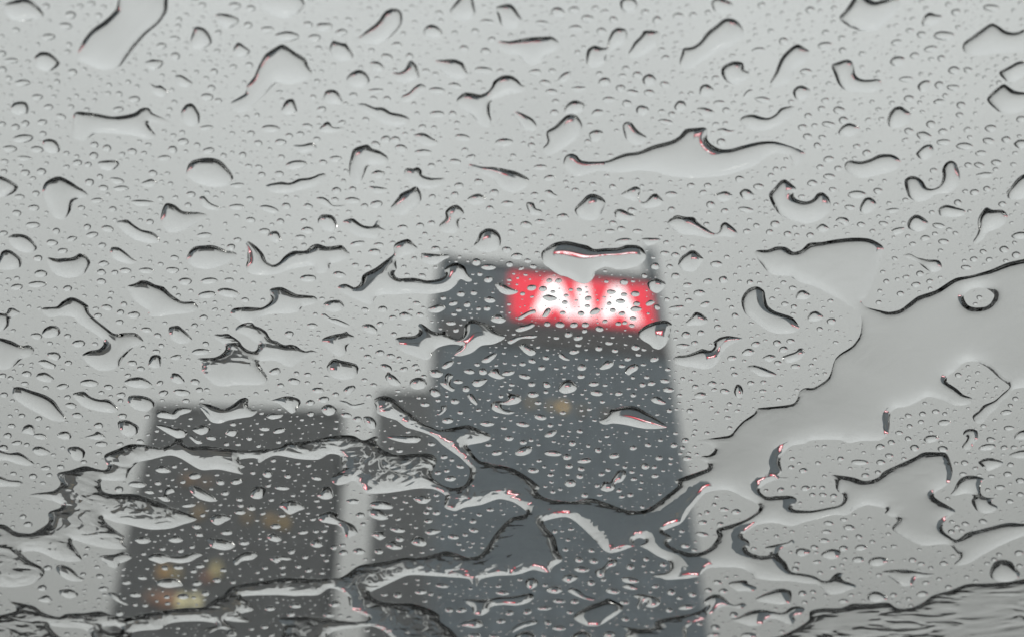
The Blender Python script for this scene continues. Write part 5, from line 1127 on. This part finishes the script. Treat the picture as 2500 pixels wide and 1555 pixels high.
landmarks = [(s['short'], s['px'].mean(0)) for s in shapes if s.get('short')]
labels_used = {}
ON = {'sign': ' over the red sign', 'tower': ' over the tower', 'block': ' over the dark block', 'slim': ' over the slim block', 'sky': ''}


def near_two(x, y):
    q = sorted(landmarks, key=lambda l: (l[1][0] - x) ** 2 + (l[1][1] - y) ** 2)
    a, b = (l[0].replace(' drop', '').replace('-shaped', '') if i else l[0] for i, l in enumerate(q[:2]))
    return f'{a} and {b} one'


for s in shapes:
    if 'film' in s:
        o = drop_object('water_sheet', s['V'], s['T'], s['h'], s['mat'], origin=(0, 0))
        if s['film'] == 'a':
            tag(o, 'vast branching sheet of running rainwater winding between dry islands of glass', 'water')
        else:
            tag(o, 'lower sheet of rippling rainwater with dark wavelets below one long black edge', 'water')
        continue
    o = drop_object('water_drop', s['V'], s['T'], s['h'], M_SMEAR if s['short'] in ('forked pool', 'tangled film') else M_WATER)
    lab = s['lab']
    if not lab:
        c = s['px'].mean(0)
        w, h = s['ext']
        sz = 'small' if s['area'] < 8e-6 else 'medium' if s['area'] < 2.2e-5 else 'large'
        asp = max(w, h) / min(w, h)
        x, y = s['px'][:, 0], s['px'][:, 1]
        e1 = np.roll(s['px'], -1, 0) - s['px']; e2 = np.roll(e1, -1, 0)
        cr = e1[:, 0] * e2[:, 1] - e1[:, 1] * e2[:, 0]
        bent = (np.sign(cr) != np.sign(cr.sum())).sum()
        cov = np.cov(s['px'].T)
        sl = cov[0, 1] / cov[0, 0]
        form = 'crooked' if bent >= 3 else 'notched' if bent == 2 else 'long' if asp > 2 else 'oval' if asp > 1.35 else 'roundish'
        lean = ' sloping' if abs(sl) > 0.3 and asp > 1.2 else ''
        lab = f"{sz}{lean} {form} water drop{ON[behind(*c)]} near the {near_two(*c)}"
    labels_used.setdefault(lab, []).append(o)
for lab, obs in labels_used.items():
    for o in obs:
        tag(o, lab, 'water drop', f'{lab.split(",")[0]}s' if len(obs) > 1 else 'irregular water drops')

# ---- single raindrops: the listed ones, then the fine spray between
MX, MY = 1000, 600                                                          # margin round the frame, photo pixels
MASK = np.zeros(((int(IMG_H) + 2 * MY) // 2, (int(IMG_W) + 2 * MX) // 2), bool)      # 2-pixel cells
def stamp_poly(px):
    p = np.asarray(px)
    lo, hi = np.floor(p.min(0) / 2).astype(int), np.ceil(p.max(0) / 2).astype(int)
    xs, ys = np.meshgrid(np.arange(lo[0], hi[0] + 1), np.arange(lo[1], hi[1] + 1))
    q = np.stack([xs.ravel() * 2.0, ys.ravel() * 2.0], 1)
    m = inside(q, [p])
    ix, iy = xs.ravel()[m] + MX // 2, ys.ravel()[m] + MY // 2
    k = (ix >= 0) & (iy >= 0) & (ix < MASK.shape[1]) & (iy < MASK.shape[0])
    return iy[k], ix[k]
for s in shapes:
    if 'film' not in s:
        MASK[stamp_poly(s['px'])] = True
MASK[stamp_poly(FILM_OUTER)] = True
for hle in FILM_HOLES: MASK[stamp_poly(hle)] = False
MASK[stamp_poly(FILM_LOW)] = True
def ring_free(x, y, w, h):
    for k in np.linspace(0, 2 * math.pi, 12, endpoint=False):
        ix, iy = int((x + 0.62 * w * math.cos(k)) / 2) + MX // 2, int((y + 0.62 * h * math.sin(k)) / 2) + MY // 2
        if not (0 <= ix < MASK.shape[1] and 0 <= iy < MASK.shape[0]) or MASK[iy, ix]: return False
    return not MASK[int(y / 2) + MY // 2, int(x / 2) + MX // 2]
def stamp_ell(x, y, w, h):
    a, b = max(1, int(w / 4) + 1), max(1, int(h / 4) + 1)
    cx, cy_ = int(x / 2) + MX // 2, int(y / 2) + MY // 2
    MASK[max(0, cy_ - b):cy_ + b + 1, max(0, cx - a):cx + a + 1] = True


def squash(y):                       # how flat a round drop looks at this height of the picture
    return 0.80 - 0.22 * max(0.0, min(1.0, y / IMG_H))


def drop_geo(x, y, w, h, alpha, nseg, rings, wob):
    """outline in photo pixels -> polar mesh on the glass"""
    th = np.linspace(0, 2 * np.pi, nseg, endpoint=False)
    rr = 1 + sum(wob * RNG.normal() / k * np.cos(k * th + RNG.uniform(0, 6.28)) for k in (2, 3, 4))
    tl = RNG.normal(0, 0.10)
    ex, ey = w / 2 * rr * np.cos(th), h / 2 * rr * np.sin(th)
    ox, oy = ex * math.cos(tl) - ey * math.sin(tl), ex * math.sin(tl) + ey * math.cos(tl)
    rim = to_glass(np.stack([x + ox, y + oy], 1))
    c = rim.mean(0)
    d = rim - c
    ra = np.sort(np.linalg.norm(d, axis=1))
    A_, B_ = ra[-2:].mean(), ra[:2].mean()
    Re = math.sqrt(2) * A_ * B_ / math.hypot(A_, B_)
    sa = math.sin(R(alpha)); Rs = Re / sa
    cap = lambda r_: math.sqrt(max(0.0, Rs * Rs - (r_ * Re) ** 2)) - Rs * math.cos(R(alpha))
    V = np.vstack([c[None]] + [c + d * r_ for r_ in rings])
    hh = np.concatenate([[cap(0)]] + [np.full(nseg, cap(r_)) for r_ in rings])
    T = [(0, 1 + i, 1 + (i + 1) % nseg) for i in range(nseg)]
    for k in range(len(rings) - 1):
        a, b = 1 + k * nseg, 1 + (k + 1) * nseg
        for i in range(nseg):
            j = (i + 1) % nseg
            T += [(a + i, b + i, b + j), (a + i, b + j, a + j)]
    T = np.array(T)
    q = V[T[0]]
    if (q[1] - q[0])[0] * (q[2] - q[0])[1] - (q[1] - q[0])[1] * (q[2] - q[0])[0] < 0: T = T[:, ::-1]
    return V, T, hh


singles = []
for fr, txt in DROPS.items():
    f0, f1, sc = FR[fr]
    for tok in txt.split():
        x, y, w = (float(v) for v in tok.split(','))
        x, y, w = f0 + x / sc, f1 + y / sc, w / sc * 1.10
        h = w * squash(y) * random.uniform(0.85, 1.08) * (0.55 if w > 33 else 0.75 if w > 24 else 1.0)
        singles.append((x, y + h / 2, w, h))
singles.sort(key=lambda q: -q[2] * q[3])
kept = []
for x, y, w, h in singles:
    if ring_free(x, y, w * 0.8, h * 0.8):
        kept.append((x, y, w, h)); stamp_ell(x, y, w, h)
print('single drops', len(kept), 'of', len(singles))
KIND = {'sign': 'raindrops on the lit sign', 'tower': 'raindrops over the tower', 'block': 'raindrops over the dark block', 'slim': 'raindrops over the slim block', 'sky': 'raindrops against the sky'}
fine = []
for i, (x, y, w, h) in enumerate(kept):
    if i < 300:
        V, T, hh = drop_geo(x, y, w, h, random.uniform(*ALPHA_DROP), 24, (0.3, 0.52, 0.7, 0.83, 0.93, 1.0), 0.07)
        o = drop_object('raindrop', V, T, hh, M_WATER)
        k = behind(x, y)
        size = 'plump' if w > 27 else 'mid-sized' if w > 20 else 'little'
        shp = 'round' if h > w * 0.6 else 'flattened'
        tag(o, f'{size} {shp} raindrop{ON[k]} near the {near_two(x, y)}', 'raindrop', f'{size} {shp} {KIND[k]} near the {near_two(x, y)}')
    else:
        fine.append(drop_geo(x, y, w, h, random.uniform(*ALPHA_DROP), 14, (0.35, 0.62, 0.8, 0.92, 1.0), 0.07))

# fine spray between the drops, and drops on the glass beyond the frame
from mathutils import noise as mnoise
def spray(n, lo, hi, zone=None, seg=9, rings=(0.5, 0.8, 0.93, 1.0), mx=180, my=180, wob=0.09):
    made = 0
    for _ in range(n):
        x, y = RNG.uniform(-mx, IMG_W + mx), RNG.uniform(-my, IMG_H + my)
        if zone and not zone(x, y): continue
        if mnoise.noise(Vector((x / 95.0, y / 70.0, lo))) < RNG.uniform(-0.75, 0.45): continue      # clusters and cleared patches
        w = lo * (hi / lo) ** (RNG.uniform() ** 1.8)
        h = w * squash(y) * RNG.uniform(0.72, 1.08)
        if not ring_free(x, y, w + 2.5, h + 2.5): continue
        fine.append(drop_geo(x, y, w, h, random.uniform(*ALPHA_DROP), seg, rings, wob))
        stamp_ell(x, y, w, h); made += 1
    return made
outer = lambda x, y: not (-12 < x < IMG_W + 12 and -12 < y < IMG_H + 12)
print('beyond', spray(1500, 40.0, 130.0, outer, 26, (0.3, 0.52, 0.7, 0.83, 0.93, 1.0), 950, 560, 0.22), spray(6000, 16.0, 42.0, outer, 16, (0.4, 0.66, 0.84, 0.94, 1.0), 950, 560),
      spray(20000, 5.0, 16.0, outer, 8, (0.6, 0.88, 1.0), 950, 560))
print('spray', spray(6000, 11.0, 21.0, None, 12), spray(15000, 7.0, 13.0), spray(20000, 4.2, 8.0),
      spray(16000, 2.6, 4.6, lambda x, y: y > 560 and (behind(x, y) != 'sky' or RNG.uniform() < 0.25), 7, (0.6, 1.0)))
off = 0
VV, TT, HH = [], [], []
for V, T, hh in fine:
    VV.append(V); TT.append(T + off); HH.append(hh); off += len(V)
o = drop_object('fine_droplets', np.vstack(VV), np.vstack(TT), np.concatenate(HH), M_WATER, origin=(0, 0))
tag(o, 'fine spray of tiny rain droplets scattered between the larger drops', 'droplets', kind='stuff')
print('built', round(time.time() - T_START, 1), 'tiny', len(fine), 'tris', sum(len(ob.data.polygons) for ob in scene.objects if ob.type == 'MESH'))

# ================================================================ rain haze
hz = bpy.data.materials.new('rain_haze'); hz.use_nodes = True
hz.node_tree.nodes.clear()
ho = hz.node_tree.nodes.new('ShaderNodeOutputMaterial')
hv = hz.node_tree.nodes.new('ShaderNodeVolumePrincipled')
hv.inputs['Color'].default_value = (0.9, 0.93, 0.95, 1)
hv.inputs['Density'].default_value = 0.0006
hz.node_tree.links.new(hv.outputs[0], ho.inputs['Volume'])
tag(box('haze', (-600, -300, -1.0), (600, 700, 260), hz), kind='stuff')
